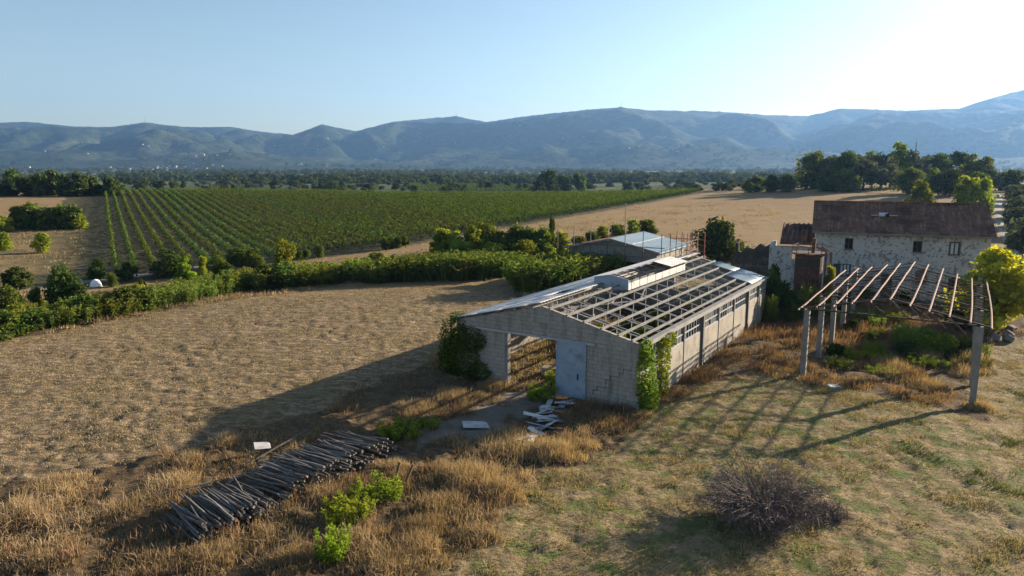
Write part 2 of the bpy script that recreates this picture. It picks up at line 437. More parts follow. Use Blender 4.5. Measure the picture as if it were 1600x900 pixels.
M['leaf_olive'] = leafy('silver_olive_leaves', (.075, .092, .055), (.13, .15, .095), .2)
M['leaf_reed'] = leafy('reed_leaves', (.035, .065, .014), (.17, .20, .045), .33)
M['leaf_bright'] = leafy('bright_green_weed_leaves', (.075, .125, .018), (.22, .28, .042), .45, .1)
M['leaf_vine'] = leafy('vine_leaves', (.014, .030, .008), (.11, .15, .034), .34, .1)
M['leaf_ivy'] = leafy('ivy_leaves', (.03, .058, .012), (.10, .15, .025), .35, .1)
M['straw'] = leafy('dry_golden_grass', (.17, .126, .078), (.42, .325, .20), .3, .0)
M['straw_rust'] = leafy('dry_rust_brown_grass', (.12, .083, .05), (.29, .20, .115), .3, .0)
M['lawn_blade'] = leafy('short_lawn_blades', (.065, .10, .022), (.37, .285, .165), .25, .0)
M['stub_blade'] = leafy('cut_straw_litter', (.16, .115, .066), (.38, .285, .165), .15, .0)

# ------------------------------------------------------------------ ground zones
SH_ANG = R_(57.5)
SU = Vector((math.cos(SH_ANG), math.sin(SH_ANG), 0)); SW = Vector((math.sin(SH_ANG), -math.cos(SH_ANG), 0))   # along / across the shed
SH_O = Vector((-3.37, 43.25, 0))                    # its front left corner
SH_W, SH_L = 12.0, 26.7
def shed(lx, ly, z=0.0): return SH_O + SW * lx + SU * ly + Vector((0, 0, z))
def G(pts): return [tuple(at(*p)[:2]) for p in pts]
def inpoly(x, y, poly):
    c = np.zeros(np.shape(x), bool); n = len(poly)
    for i in range(n):
        x1, y1 = poly[i]; x2, y2 = poly[i - 1]
        if y1 == y2: continue
        k = (y1 > y) != (y2 > y)
        c ^= k & (x < (x2 - x1) * (y - y1) / (y2 - y1) + x1)
    return c
P_STUB = G([(-400, 620), (-150, 560), (0, 533), (250, 489), (500, 452), (640, 440), (780, 437), (815, 450), (800, 480), (715, 520), (668, 575), (560, 615), (400, 668), (300, 700), (150, 735), (0, 765), (-150, 800), (-400, 870)])
P_LAWN = G([(945, 705), (1010, 655), (1100, 605), (1180, 585), (1265, 600), (1400, 625), (1520, 660), (1530, 580), (1545, 540), (1600, 525), (1800, 510), (2300, 500), (2300, 1100), (560, 1100), (690, 900), (790, 800), (850, 740)])
P_TRACK = G([(795, 600), (868, 614), (845, 640), (790, 670), (700, 705), (610, 730), (575, 705), (680, 660), (755, 628)])
P_VINE = [(-57, 84), (-47, 90), (-20, 110), (11, 165), (84, 298), (60, 330), (-190, 330), (-150, 245)]
P_PARCEL = G([(0, 345), (135, 335), (130, 400), (120, 425), (0, 440), (-200, 450), (-200, 350)])
def zones(x, y):
    wx = x + 1.6 * (fbm(x / 3.1, y / 3.1, 41, 3) - .5) * 2; wy = y + 1.6 * (fbm(x / 3.1, y / 3.1, 44, 3) - .5) * 2
    st = inpoly(wx, wy, P_STUB); la = inpoly(wx, wy, P_LAWN) & ~st; tr = inpoly(wx * .5 + x * .5, wy * .5 + y * .5, P_TRACK)
    vi = inpoly(x, y, P_VINE)
    far = (y - 90 * ss(40, 140, x) > 300 + 30 * (fbm(x / 60, y / 60, 3, 2) - .5)) & ~vi
    hedge = (y > 66) & (y < 100) & ~st & (x < 45) & ~vi & (fbm(x / 9, y / 9, 8, 3) > .52)
    mead = (y > 80) & ~vi & ~far & ~hedge & ~la
    parcel = inpoly(wx, wy, P_PARCEL)
    back = (y < 5)
    za = np.zeros((len(x), 4)); zb = np.zeros((len(x), 4)); zb[:, 3] = 1
    za[:, 0] = st; za[:, 1] = la | (back & ~far); za[:, 2] = tr * ss(.36, .5, fbm(x / 1.4, y / 1.4, 47, 4)); za[:, 3] = np.maximum(hedge, parcel * .75)
    zb[:, 0] = vi; zb[:, 1] = mead; zb[:, 2] = far
    return za, zb
def micro(x, y, za):
    """clods and tussocks: small real bumps near the camera"""
    r = np.hypot(x, y); near = 1 - ss(70, 130, r)
    c = (fbm(x / .42, y / .42, 51, 3) - .5)
    tus = np.maximum(fbm(x / 1.6, y / 1.6, 57, 3) - .5, 0)
    b = za[:, 0] * c * (.12 + .22 * fbm(x / 7, y / 7, 58, 3)) + za[:, 1] * (c * .16 + tus * .25) + (1 - np.clip(za[:, 0] + za[:, 1] + za[:, 2], 0, 1)) * (c * .3 + tus * .5) + za[:, 2] * c * .08
    return b * near
def build_ground():
    th = np.concatenate([np.linspace(-180, -62, 60)[:-1], np.arange(-62, 62.01, .23), np.linspace(62, 180, 60)[1:]])
    r = [5.0]
    while r[-1] < 3400: r.append(r[-1] * (1.0085 if 14 < r[-1] < 110 else 1.013))
    r = np.array(r)
    T, Rr = np.meshgrid(np.radians(th), r)
    x = (Rr * np.sin(T)).ravel(); y = (Rr * np.cos(T)).ravel()
    za, zb = zones(x, y)
    z = gz(x, y) + micro(x, y, za)
    nt, nr = len(th), len(r)
    i = np.arange(nr - 1)[:, None] * nt + np.arange(nt - 1)[None, :]
    q = np.stack([i, i + 1, i + nt + 1, i + nt], -1).reshape(-1, 4)[:, ::-1]
    V = np.stack([x, y, z], 1)
    c = len(V); V = np.vstack([V, [[0, 0, Z(0, 0)]]]); za = np.vstack([za, za[:1]]); zb = np.vstack([zb, zb[:1]])
    tri = np.stack([np.full(nt - 1, c), np.arange(1, nt), np.arange(nt - 1)], 1)
    me = mesh_np('ground', V, [q, tri], attrs={'za': za, 'zb': zb})
    o = link('ground', me, M['ground'], smooth=True); tag(o, kind='structure')
build_ground()
def build_hills():
    c = np.arange(-1500, 3101, 5.0); yy = np.concatenate([np.linspace(2980, 5600, 110), np.linspace(5625, 8300, 80)])
    C, Y = np.meshgrid(c, yy); x = ((C - 800) / F_PX * Y).ravel(); y = Y.ravel()
    z = hillz(x, y) + (fbm(x / 28, y / 28, 71, 2) - .5) * 9 * ss(3100, 4000, y)
    nc = len(c); i = np.arange(len(yy) - 1)[:, None] * nc + np.arange(nc - 1)[None, :]
    q = np.stack([i, i + 1, i + nc + 1, i + nc], -1).reshape(-1, 4)
    o = link('hills', mesh_np('hills', np.stack([x, y, z], 1), [q]), M['hill'], smooth=True); tag(o, kind='structure')
build_hills()
def ribbon(name, pts, width, mt, dz=.07):
    P = [Vector(p) for p in pts]; out = []
    for a, b in zip(P, P[1:]):
        n = max(2, int((b - a).length / 1.5))
        out += [a.lerp(b, k / n) for k in range(n)]
    out.append(P[-1]); V = []; Fq = []; m = 6
    for i, p in enumerate(out):
        d = (out[min(i + 2, len(out) - 1)] - out[max(i - 2, 0)]).to_2d().normalized(); nrm = Vector((-d.y, d.x))
        for j in range(m + 1):
            w = width * (j / m - .5) * (1 + .12 * math.sin(i * .7 + j))
            qx, qy = p.x + nrm.x * w, p.y + nrm.y * w
            V.append((qx, qy, Z(qx, qy) + dz - (.12 if j in (0, m) else 0)))
    for i in range(len(out) - 1):
        for j in range(m): a = i * (m + 1) + j; Fq.append((a, a + 1, a + m + 2, a + m + 1))
    tag(link(name, mesh_np(name, np.array(V), [Fq]), mt, smooth=True), kind='structure')
ribbon('gravel_road', [at(1760, 520), at(1660, 440), at(1606, 402), at(1582, 372), at(1568, 345), at(1560, 320), at(1553, 302)], 3.6, M['gravel'])
ribbon('dirt_track', [at(-60, 462), at(60, 452), at(130, 441), at(230, 429), at(330, 415)], 2.4, M['gravel'])

# haze: thin even air between the camera and the hills
hz = B().bb(-11000, 11000, -1500, 9500, -30, 900).obj('haze', None)
kh = N('thin_haze'); pv = kh.n('ShaderNodeVolumePrincipled')
pv.inputs['Color'].default_value = (.26, .52, 1, 1); pv.inputs['Density'].default_value = 0.72e-4; pv.inputs['Anisotropy'].default_value = .35
kh.link(pv.outputs[0], kh.out.inputs['Volume']); hz.data.materials.append(kh.m)
tag(hz, kind='stuff')

# ------------------------------------------------------------------ the abandoned shed
H_EAVE, H_APEX = 3.62, 5.05
def roofz(lx): return H_EAVE + (H_APEX - H_EAVE) * (1 - abs(lx - SH_W / 2) / (SH_W / 2))
def build_shed():
    rt = empty('abandoned_shed', SH_O, math.atan2(SW.y, SW.x))
    tag(rt, 'long abandoned grey block shed whose roof has lost most of its sheets', 'shed')
    # front gable
    b = B(); t = .22
    wall_grid(b, SH_W, H_EAVE, t, [(3.72, 8.75, 0, 3.2)])
    b.prism([(0, H_EAVE), (SH_W, H_EAVE), (SH_W / 2, H_APEX)], 0, t)
    b.obj('gable_wall', M['block'], rt)
    b = B(); wall_grid(b, SH_W, H_EAVE, t, [(4.2, 7.8, 0, 3.1)], y=SH_L - t); b.prism([(0, H_EAVE), (SH_W, H_EAVE), (SH_W / 2, H_APEX)], SH_L - t, SH_L)
    b.obj('gable_wall', M['block'], rt)
    # lintel and door track
    B().bb(1.2, 9.4, -.09, -.003, 3.22, 3.34).obj('door_track', M['steel'], rt)
    B().bb(3.5, 3.72, -.03, .25, 0, 3.2).obj('door_jamb', M['purlin'], rt)
    d = B().bb(7.0, 8.86, -.085, -.03, .08, 3.3).obj('sliding_door', M['bluegrey'], rt)
    b = B()
    for z in (.12, 1.75, 3.26): b.bb(6.99, 8.87, -.11, -.083, z - .03, z + .03)
    for x in (7.02, 8.84): b.bb(x - .03, x + .03, -.113, -.081, .1, 3.28)
    b.obj('door_frame', M['bluegrey'], d)
    B().bb(8.35, 8.41, -.16, -.11, 1.15, 1.5).obj('handle', M['rust_dark'], d)
    B().bb(5.9, 6.35, -.025, -.003, 3.75, 4.1).obj('vent_plate', M['panel'], rt)
    b = B(); cx, cz = 11.55, 2.15
    for kk, (dx, dz) in enumerate(((-.5, 0), (0, -.24), (-.25, 0), (0, -.24), (-.5, 0), (0, -.24), (-.25, 0), (0, -.48), (-.5, 0), (0, -.24), (-.25, 0), (0, -.24))):
        x2, z2 = cx + dx, cz + dz
        b.bb(min(cx, x2) - .014, max(cx, x2) + .014, -.006 - .0006 * kk, -.002 - .0002 * kk, min(cz, z2) - .012, max(cz, z2) + .012); cx, cz = x2, z2
    b.obj('wall_crack', M['dark'], rt)
    # long walls: concrete panels below, window band above
    bays = [0.22, 3.1, 6.8, 10.2, 13.8, 17.5, 21.1, 24.4, SH_L - .22]
    for side in (0, 1):
        x0, x1 = (SH_W - .16, SH_W) if side else (0, .16)
        top = 2.35
        for i, (a, c) in enumerate(zip(bays, bays[1:])):
            hgt = top if i != 0 else 2.0
            w = B()
            w.bb(x0, x1, a + .002, c - .002, 0, hgt)
            w.obj('wall_panel', M['panel'], rt)
            fr = B(); xm = (x0 + x1) / 2
            n = 7
            for k in range(1, n): yy = a + (c - a) * k / n; fr.bb(xm - .02, xm + .02, yy - .02, yy + .02, hgt, H_EAVE - .25)
            fr.bb(xm - .028, xm + .028, a, c, hgt + .46, hgt + .52); fr.bb(xm - .06, xm + .06, a, c, hgt + .003, hgt + .05)
            win = fr.obj('window_band', M['steel'], rt)
            if (i * 7 + side) % 3 != 0:
                for k in range(n):
                    for zz in (0, 1):
                        if random.random() < .55:
                            y0, y1 = a + (c - a) * k / n + .02, a + (c - a) * (k + 1) / n - .02
                            z0 = hgt + .05 if zz == 0 else hgt + .53; z1 = hgt + .45 if zz == 0 else H_EAVE - .26
                            B().bb(xm - .004, xm + .004, y0, y1, z0, z1).obj('pane', M['glass'], win)
        for i, a in enumerate(bays[1:-1]):
            strong = i in (2, 5)
            xo = x1 + (.14 if strong else .04) if side else x1
            xi = x0 if side else x0 - (.14 if strong else .04)
            B().bb(xi - .01, xo, a - (.13 if strong else .05), a + (.13 if strong else .05), 0, H_EAVE - .24).obj('pilaster', M['dark_concrete'] if strong else M['purlin'], rt)
        xb0, xb1 = (SH_W - .28, SH_W + .10) if side else (-.10, .28)
        B().bb(xb0, xb1, .225, SH_L - .225, H_EAVE - .24, H_EAVE - .02).obj('eave_beam', M['purlin'], rt)
        xs = SH_W + .22 if side else -.22
        gut = B(); zz = H_EAVE + .02
        gut.bb(min(xs, xs - (.34 if side else -.34)), max(xs, xs - (.34 if side else -.34)), -.1, SH_L + .1, zz, zz + .07)
        gut.obj('gutter', M['purlin'], rt)
    # trusses with parallel chords
    for ly in [1.2 + 2.03 * k for k in range(13)]:
        b = B(); r = .05
        pts = [(0.2, 0), (SH_W / 2, 0), (SH_W - .2, 0)]
        zt = lambda x: roofz(x) - .05
        zb = lambda x: roofz(x) - .62
        for a, c in ((.25, SH_W / 2), (SH_W / 2, SH_W - .25)):
            b.bar((a, ly, zt(a)), (c, ly, zt(c)), .038, .05); b.bar((a, ly, zb(a)), (c, ly, zb(c)), .036, .05)
        nx = 14
        for k in range(nx + 1):
            x = .3 + (SH_W - .6) * k / nx
            b.bar((x, ly, zb(x)), (x, ly, zt(x)), .036)
        for k in (2, 4, 9, 11):
            x = .3 + (SH_W - .6) * k / nx; x2 = x + (SH_W - .6) / nx
            if k % 2: b.bar((x, ly, zb(x)), (x2, ly, zt(x2)), .035)
        b.obj('truss', M['steel'], rt)
    # purlins
    for lx in (.7, 1.9, 3.1, 4.3, 5.45, 6.55, 7.65, 8.7, 9.75, 10.75, 11.55):
        b = B(); z = roofz(lx) + .06; sl = -1 if lx > SH_W / 2 else 1
        m = Euler((0, -sl * math.atan((H_APEX - H_EAVE) / 6), 0)).to_matrix()
        ly0 = -.12
        b.box((lx, (ly0 + SH_L + .1) / 2, z), (.09, SH_L + .1 - ly0, .13), m)
        b.obj('purlin', M['purlin'], rt)
    # diagonal braces lying on the trusses, some fallen
    for (p, q) in (((6.6, 2, 4.7), (8.6, 8.5, 4.3)), ((7.5, 6, 4.4), (6.3, 12, 4.75)), ((8.2, 9, 4.2), (6.4, 15, 4.7)), ((6.3, 3, 4.6), (7.2, .6, 3.9)), ((7, 1.2, 3.2), (8.6, 4.5, 4.1))):
        B().bar(p, q, .07).obj('brace', M['purlin'], rt)
    # corrugated sheets left on the roof
    def sheet(x0, x1, y0, y1, lift, mt, name='roof_sheet', drop=0):
        nx = 3; ny = max(3, int((y1 - y0) / .09)); V = []; Fq = []
        for k in range(ny + 1):
            for j in range(nx + 1):
                x = x0 + (x1 - x0) * j / nx; y = y0 + (y1 - y0) * k / ny
                z = roofz(x) + lift + .022 * math.sin(y * 2 * math.pi / .36) + drop * math.sin(j * 1.1)
                V.append((x, y, z))
        nv = len(V); V += [(a, c, d - .02) for a, c, d in V]
        for k in range(ny):
            for j in range(nx):
                a = k * (nx + 1) + j; q = (a, a + 1, a + nx + 2, a + nx + 1); Fq.append(q[::-1] if False else q); Fq.append(tuple(nv + i for i in reversed(q)))
        for k in range(ny):
            a = k * (nx + 1); c = a + nx + 1; Fq.append((a, c, nv + c, nv + a)); a += nx; c += nx; Fq.append((c, a, nv + a, nv + c))
        for j in range(nx):
            a = j; Fq.append((a + 1, a, nv + a, nv + a + 1)); a = ny * (nx + 1) + j; Fq.append((a, a + 1, nv + a + 1, nv + a))
        link(name, mesh_np(name, np.array(V), [Fq]), mt, rt)
    for i, x0 in enumerate((-.25, 1.55, 3.35)):
        for k in range(9):
            y0 = -.18 + k * 2.42
            if (i == 2 and k in (2,)) or (k > 6 and i == 1): continue
            sheet(x0, x0 + 1.95, y0, y0 + 2.44, .15 + .03 * i + .004 * (k % 2), M['sheet'])
    for k in range(3): sheet(5.12, 6.02, -.18 + k * 2.42 , 2.25 + k * 2.42, .25, M['sheet'])
    for y0 in (22.2, 24.4): sheet(9.9, 12.0, y0, y0 + 2.1, .16, M['blue_sheet'])
    sheet(8.0, 9.9, 24.5, 26.5, .16, M['blue_sheet'])
    sheet(5.2, 6.05, 21.6, 26.8, .24, M['sheet'])
    # ridge lantern
    y0, y1, xm, hw = 9.2, 20.3, SH_W / 2, 1.25
    zt = H_APEX + .48; base = roofz(xm - hw) - .05
    ln = B().prism([(xm - hw, base), (xm + hw, base), (xm + hw, zt - .12), (xm, zt + .12), (xm - hw, zt - .12)], y0, y0 + .06).obj('ridge_lantern', M['bluegrey'], rt)
    b = B().prism([(xm - hw, base), (xm + hw, base), (xm + hw, zt - .12), (xm, zt + .12), (xm - hw, zt - .12)], y1 - .06, y1)
    b.bb(xm + hw - .04, xm + hw, y0 + .065, y1 - .065, base, zt - .35)
    b.bb(xm - hw, xm - hw + .04, y0 + .065, y1 - .065, base, zt - .4)
    b.obj('lantern_side', M['white'], ln)
    b = B()
    for s, ya, yb in ((-1, y0 - .1, y1 + .2), (1, y0 + 7.6, y1 + .1)):
        b.poly([(xm, ya, zt + .15), (xm + s * (hw + .15), ya, zt - .12), (xm + s * (hw + .15), yb, zt - .12), (xm, yb, zt + .15)])
        b.poly([(xm, ya, zt + .12), (xm + s * (hw + .15), ya, zt - .15), (xm + s * (hw + .15), yb, zt - .15), (xm, yb, zt + .12)][::-1])
    b.obj('lantern_roof', M['sheet'], ln)
    b = B()
    for k in range(8):
        yy = y0 + .5 + k * (y1 - y0 - 1) / 7; b.bar((xm - hw, yy, zt - .18), (xm, yy, zt + .08), .05); b.bar((xm, yy, zt + .08), (xm + hw, yy, zt - .18), .05)
        b.bar((xm + hw - .02, yy, base), (xm + hw - .02, yy, zt - .15), .05)
    b.obj('lantern_frame', M['rust_dark'], ln)
build_shed()

# ------------------------------------------------------------------ open canopy frame
def build_canopy():
    A = Vector((18.0, 43.2, 0)); W, L = 8.9, 20.8
    rt = empty('canopy_frame', A, math.atan2(SW.y, SW.x))
    tag(rt, 'open canopy of rusty bars on concrete posts, standing roofless on the grass', 'canopy')
    def wz(x, y): return Z(*(A + SW * x + SU * y).to_2d())
    He, Hr = 4.35, 5.35
    def rz(x): return He + (Hr - He) * (1 - abs(x - W / 2) / (W / 2))
    ys = [0, 5.2, 10.4, 15.6, 20.8]
    for i, y in enumerate(ys):
        for x in (0, W):
            g = wz(x, y) - .2
            B().bb(x - .16, x + .16, y - .16, y + .16, g, He - .12).obj('post', M['concrete'], rt)
    for y in ys[:4]:
        b = B()
        for a, c in ((-.5, W / 2), (W / 2, W + .5)):
            b.bar((a, y, rz(a) - .02), (c, y, rz(c) - .02), .06, .09)
        b.bar((0, y, He - .08), (W, y, He - .08), .07, .09)
        for k in range(1, 8):
            x = W * k / 8; b.bar((x, y, He - .08), (x, y, rz(x) - .04), .035)
            x2 = W * (k + (1 if k < 4 else -1)) / 8
            b.bar((x, y, He - .08), (x2, y, rz(x2) - .05), .03)
        b.obj('truss', M['rust_dark'], rt)
    rr = random.Random(5)
    for i in range(11):
        x = -.45 + (W + .9) * i / 10
        pts = []
        y0 = -.55 + rr.uniform(-.2, .2); y1 = 18.3 + rr.uniform(-.4, .4); bend = rr.uniform(-.05, .05) + (.0 if i < 5 else (i - 5) * .02)
        for k in range(13):
            t = k / 12; y = y0 + (y1 - y0) * t
            sag = -.05 * math.sin(math.pi * (t * 3.5 % 1)) - (.12 * (1 - t) ** 3)
            pts.append((x + bend * math.sin(t * 4 + .5), y, rz(x) + .1 + sag))
        B().tube(pts, .056, 6).obj('roof_bar', M['rust_pink'], rt)
    for y in (.9, 2.6, 4.0, 6.6, 7.8, 9.2, 11.8, 13, 14.4, 17.9):
        b = B()
        for a, c in ((-.4, W / 2), (W / 2, W + .4)): b.tube([(a, y, rz(a) - .02), ((a + c) / 2, y + .05, rz((a + c) / 2) - .1), (c, y, rz(c) - .02)], .025, 5)
        b.obj('tie_rod', M['rust_dark'], rt)
    for i in (5, 6, 7, 8):
        x = -.45 + (W + .9) * i / 10
        B().tube([(x, -.5, rz(x)), (x + .9, -1.1, rz(x) - .75)], .04, 5).obj('hanging_strut', M['rust_pink'], rt)
build_canopy()

# ------------------------------------------------------------------ farmhouse
def build_house():
    E = Vector((30.4, 72.3, 0)); ang = R_(-22.7); L, D, He, Hr = 15.0, 10.0, 6.45, 8.85
    rt = empty('farmhouse', E, ang)
    tag(rt, 'derelict two storey farmhouse with peeling white walls under a brown tiled roof', 'farmhouse')
    wins = [(2.72, 3.48, 4.6, 5.7), (8.68, 9.46, 4.57, 5.66), (11.75, 12.55, 4.47, 5.66), (2.4, 3.45, 1.95, 3.14), (6.2, 7.2, 0, 2.4), (9.1, 10.1, 1.6, 2.9), (11.9, 13.0, 0, 2.3)]
    b = B(); wall_grid(b, L, He, .4, wins, z0=0); b.obj('wall', M['plaster'], rt)
    def gab(x): return B().poly([(x, .402, -.3), (x, D - .402, -.3), (x, D - .402, He), (x, D / 2, Hr - .1), (x, .402, He)])
    w = B(); V = [(.402, -.3), (D - .402, -.3), (D - .402, He), (D / 2, Hr - .12), (.402, He)]
    for x0 in (.002, L - .4):
        n = len(w.v); w.v += [(x0, a, c) for a, c in V] + [(x0 + .396, a, c) for a, c in V]; k = 5
        w.f.append(tuple(n + i for i in reversed(range(k)))); w.f.append(tuple(n + k + i for i in range(k)))
        for i in range(k): j = (i + 1) % k; w.f.append((n + i, n + j, n + k + j, n + k + i))
    w.obj('wall', M['plaster'], rt)
    B().bb(0, L, D - .4, D, -.3, He).obj('wall', M['plaster'], rt)
    roof = B(); o, ox, th = .55, .35, .16; zl = He - o * (Hr - He) / (D / 2)
    for s in (0, 1):
        ya, yb = (-o, D / 2) if s == 0 else (D + o, D / 2)
        n = len(roof.v); q = [(-ox, ya, zl), (L + ox, ya, zl), (L + ox, yb, Hr), (-ox, yb, Hr)]
        if s: q = [q[1], q[0], q[3], q[2]]
        roof.poly([(x, y, z + th) for x, y, z in q]); roof.poly([(x, y, z) for x, y, z in reversed(q)])
        for i in range(4):
            j = (i + 1) % 4
            if i == 2: continue
            roof.poly([q[i], q[j], (q[j][0], q[j][1], q[j][2] + th), (q[i][0], q[i][1], q[i][2] + th)])
    rf = roof.obj('roof', M['tiles'], rt)
    B().tube([(-ox, D / 2, Hr + th), (L + ox, D / 2, Hr + th)], .13, 8).obj('ridge_tiles', M['tiles'], rf)
    sl = math.atan((Hr - He) / (D / 2))
    m = Euler((sl, 0, 0)).to_matrix(); sy = D / 2 * .52; sz = He + (Hr - He) * .52 + th
    sk = B().box((6.1, sy, sz + .08), (.75, .5, .2), m).obj('skylight', M['shutter_white'], rf)
    B().box((6.45, sy - .25, sz + .06), (.35, .35, .14), m).obj('skylight_hatch', M['dark'], sk)
    B().box((6.2, sy - .3, sz + .03), (2.4, .08, .03), m).obj('loose_flashing', M['sheet'], rf)
    # eave gutter
    B().tube([(-.3, -o - .06, zl + .06), (L + .3, -o - .06, zl + .06)], .07, 6).obj('gutter', M['concrete'], rf)
    for i, (xa, xb, za, zb) in enumerate(wins):
        tall = za == 0
        if tall:
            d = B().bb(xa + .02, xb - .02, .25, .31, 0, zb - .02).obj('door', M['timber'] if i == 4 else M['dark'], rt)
            continue
        f = B()
        for (x0, x1, z0, z1) in ((xa, xa + .07, za, zb), (xb - .07, xb, za, zb), (xa + .07, xb - .07, za, za + .07), (xa + .07, xb - .07, zb - .07, zb), ((xa + xb) / 2 - .03, (xa + xb) / 2 + .03, za + .07, zb - .07), (xa + .07, (xa+xb)/2 - .03, (za + zb) / 2 - .03, (za + zb) / 2 + .03)):
            f.bb(x0, x1, .2, .27, z0, z1)
        win = f.obj('window', M['timber'] if i != 3 else M['green_paint'], rt)
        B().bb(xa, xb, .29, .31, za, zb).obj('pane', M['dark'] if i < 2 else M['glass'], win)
        B().bb(xa - .12, xb + .12, -.08, .2, za - .1, za - .003).obj('sill', M['concrete'], win)
        if i == 2:
            for x0 in (xa + .09, (xa + xb) / 2 + .05): B().bb(x0, x0 + .24, .13, .17, za + .08, zb - .08).obj('shutter', M['shutter_white'], win)
            g = B()
            for (x0, x1, z0, z1) in ((xa - .08, xa, za - .0, zb + .08), (xb, xb + .08, za, zb + .08), (xa, xb, zb + .002, zb + .08)): g.bb(x0, x1, -.03, .1, z0, z1)
            g.obj('window_surround', M['timber'], win)
        if i == 3:
            for k in range(3): B().bb(xa + .12 + k * .3, xa + .3 + k * .3, .14, .18, za + .1, zb - .1).obj('shutter', M['shutter_white'], win)
            B().bb(xa - .55, xa - .02, -.06, -.01, za, zb).obj('shutter', M['green_paint'], win)
    # lower wing on the left with a ribbed, broken roof
    ww = empty('house_wing', E + Matrix.Rotation(ang, 3, 'Z') @ Vector((-4.3, 0, 0)), ang)
    tag(ww, 'low ruined wing with a ribbed tile roof leaning on the left end of the farmhouse', 'ruin')
    b = B(); wall_grid(b, 4.25, 4.6, .4, [(2.2, 2.9, 3.3, 4.2)], y=.6); b.bb(0, .4, 1.002, 6.5, -.3, 4.6); b.obj('wall', M['plaster'], ww)
    r = B(); r.poly([(1.0, .1, 5.0), (4.27, .1, 5.0), (4.27, 6.4, 6.5), (1.0, 6.4, 6.5)]); r.poly([(1.0, .1, 4.85), (1.0, 6.4, 6.35), (4.27, 6.4, 6.35), (4.27, .1, 4.85)])
    r.poly([(1.0, .1, 4.85), (4.27, .1, 4.85), (4.27, .1, 5.0), (1.0, .1, 5.0)]); r.poly([(1.0, 6.4, 6.35), (1.0, .1, 4.85), (1.0, .1, 5), (1.0, 6.4, 6.5)])
    rw = r.obj('roof', M['tiles'], ww)
    b = B()
    for k in range(7): x = 1.15 + k * .48; b.tube([(x, .05, 5.02), (x, 6.4, 6.52)], .1, 6)
    b.obj('roof_ribs', M['tiles'], rw)
    B().bb(3.0, 3.5, .9, 1.4, 5.05, 5.75).obj('chimney', M['tiles_red'], ww)
    # broken wall further left
    p0 = E + Matrix.Rotation(ang, 3, 'Z') @ Vector((-8.3, 3.0, 0))
    b = B(); prof = [(0, -.3), (4.1, -.3), (4.1, 4.6), (3.5, 4.2), (2.9, 4.5), (2.3, 3.9), (1.7, 4.1), (1.1, 3.5), (.75, 3.6), (.72, 4.5), (.4, 4.55), (.36, 3.2), (0, 2.5)]
    b.prism(prof, 0, .45)
    o = b.obj('ruined_wall', M['ruin']); o.location = p0; o.rotation_euler = (0, 0, ang)
    tag(o, 'broken dark stone wall with a stub of chimney, left of the farmhouse wing', 'wall')
build_house()

def build_silo():
    x, y = 26.0, 62.8
    rt = empty('rusty_silo', (x, y, Z(x, y)), R_(-25)); tag(rt, 'rusty round silo with a railed platform in front of the farmhouse', 'silo')
    b = B(); k = 20; r = 1.15
    b.tube([(0, 0, 0), (0, 0, 5.2)], r, k); body = b.obj('tank', M['rust'], rt)
    B().tube([(0, 0, 4.15), (0, 0, 4.85)], r + .012, k).obj('dark_band', M['rust_dark'], body)
    for z in (1.3, 2.6, 3.9, 5.1): B().tube([(0, 0, z - .05), (0, 0, z + .05)], r + .03, k).obj('hoop', M['rust_dark'], body)
    B().tube([(0, 0, 5.2), (0, 0, 5.32)], 1.45, k).obj('platform', M['rust'], rt)
    b = B()
    for j in range(8):
        t = j * math.pi / 4; b.tube([(1.4 * math.cos(t), 1.4 * math.sin(t), 5.3), (1.4 * math.cos(t), 1.4 * math.sin(t), 6.15 - (.25 if j % 3 == 0 else 0))], .03, 5)
    for j in range(6):
        t = j * math.pi / 4; u = (j + 1) * math.pi / 4
        b.tube([(1.4 * math.cos(t), 1.4 * math.sin(t), 6.0), (1.4 * math.cos(u), 1.4 * math.sin(u), 6.0 - .1 * (j % 2))], .03, 5)
    b.obj('railing', M['rust_pink'], rt)
    B().tube([(.3, -.2, 5.3), (.35, -.2, 6.6)], .16, 8).obj('inlet_pipe', M['rust'], rt)
    for dx in (1.35, 1.75): B().tube([(dx, -.55, .0), (dx, -.55, 5.5), (dx - .8, -.4, 5.9)], .1, 8).obj('feed_pipe', M['rust_pink'], rt)
build_silo()

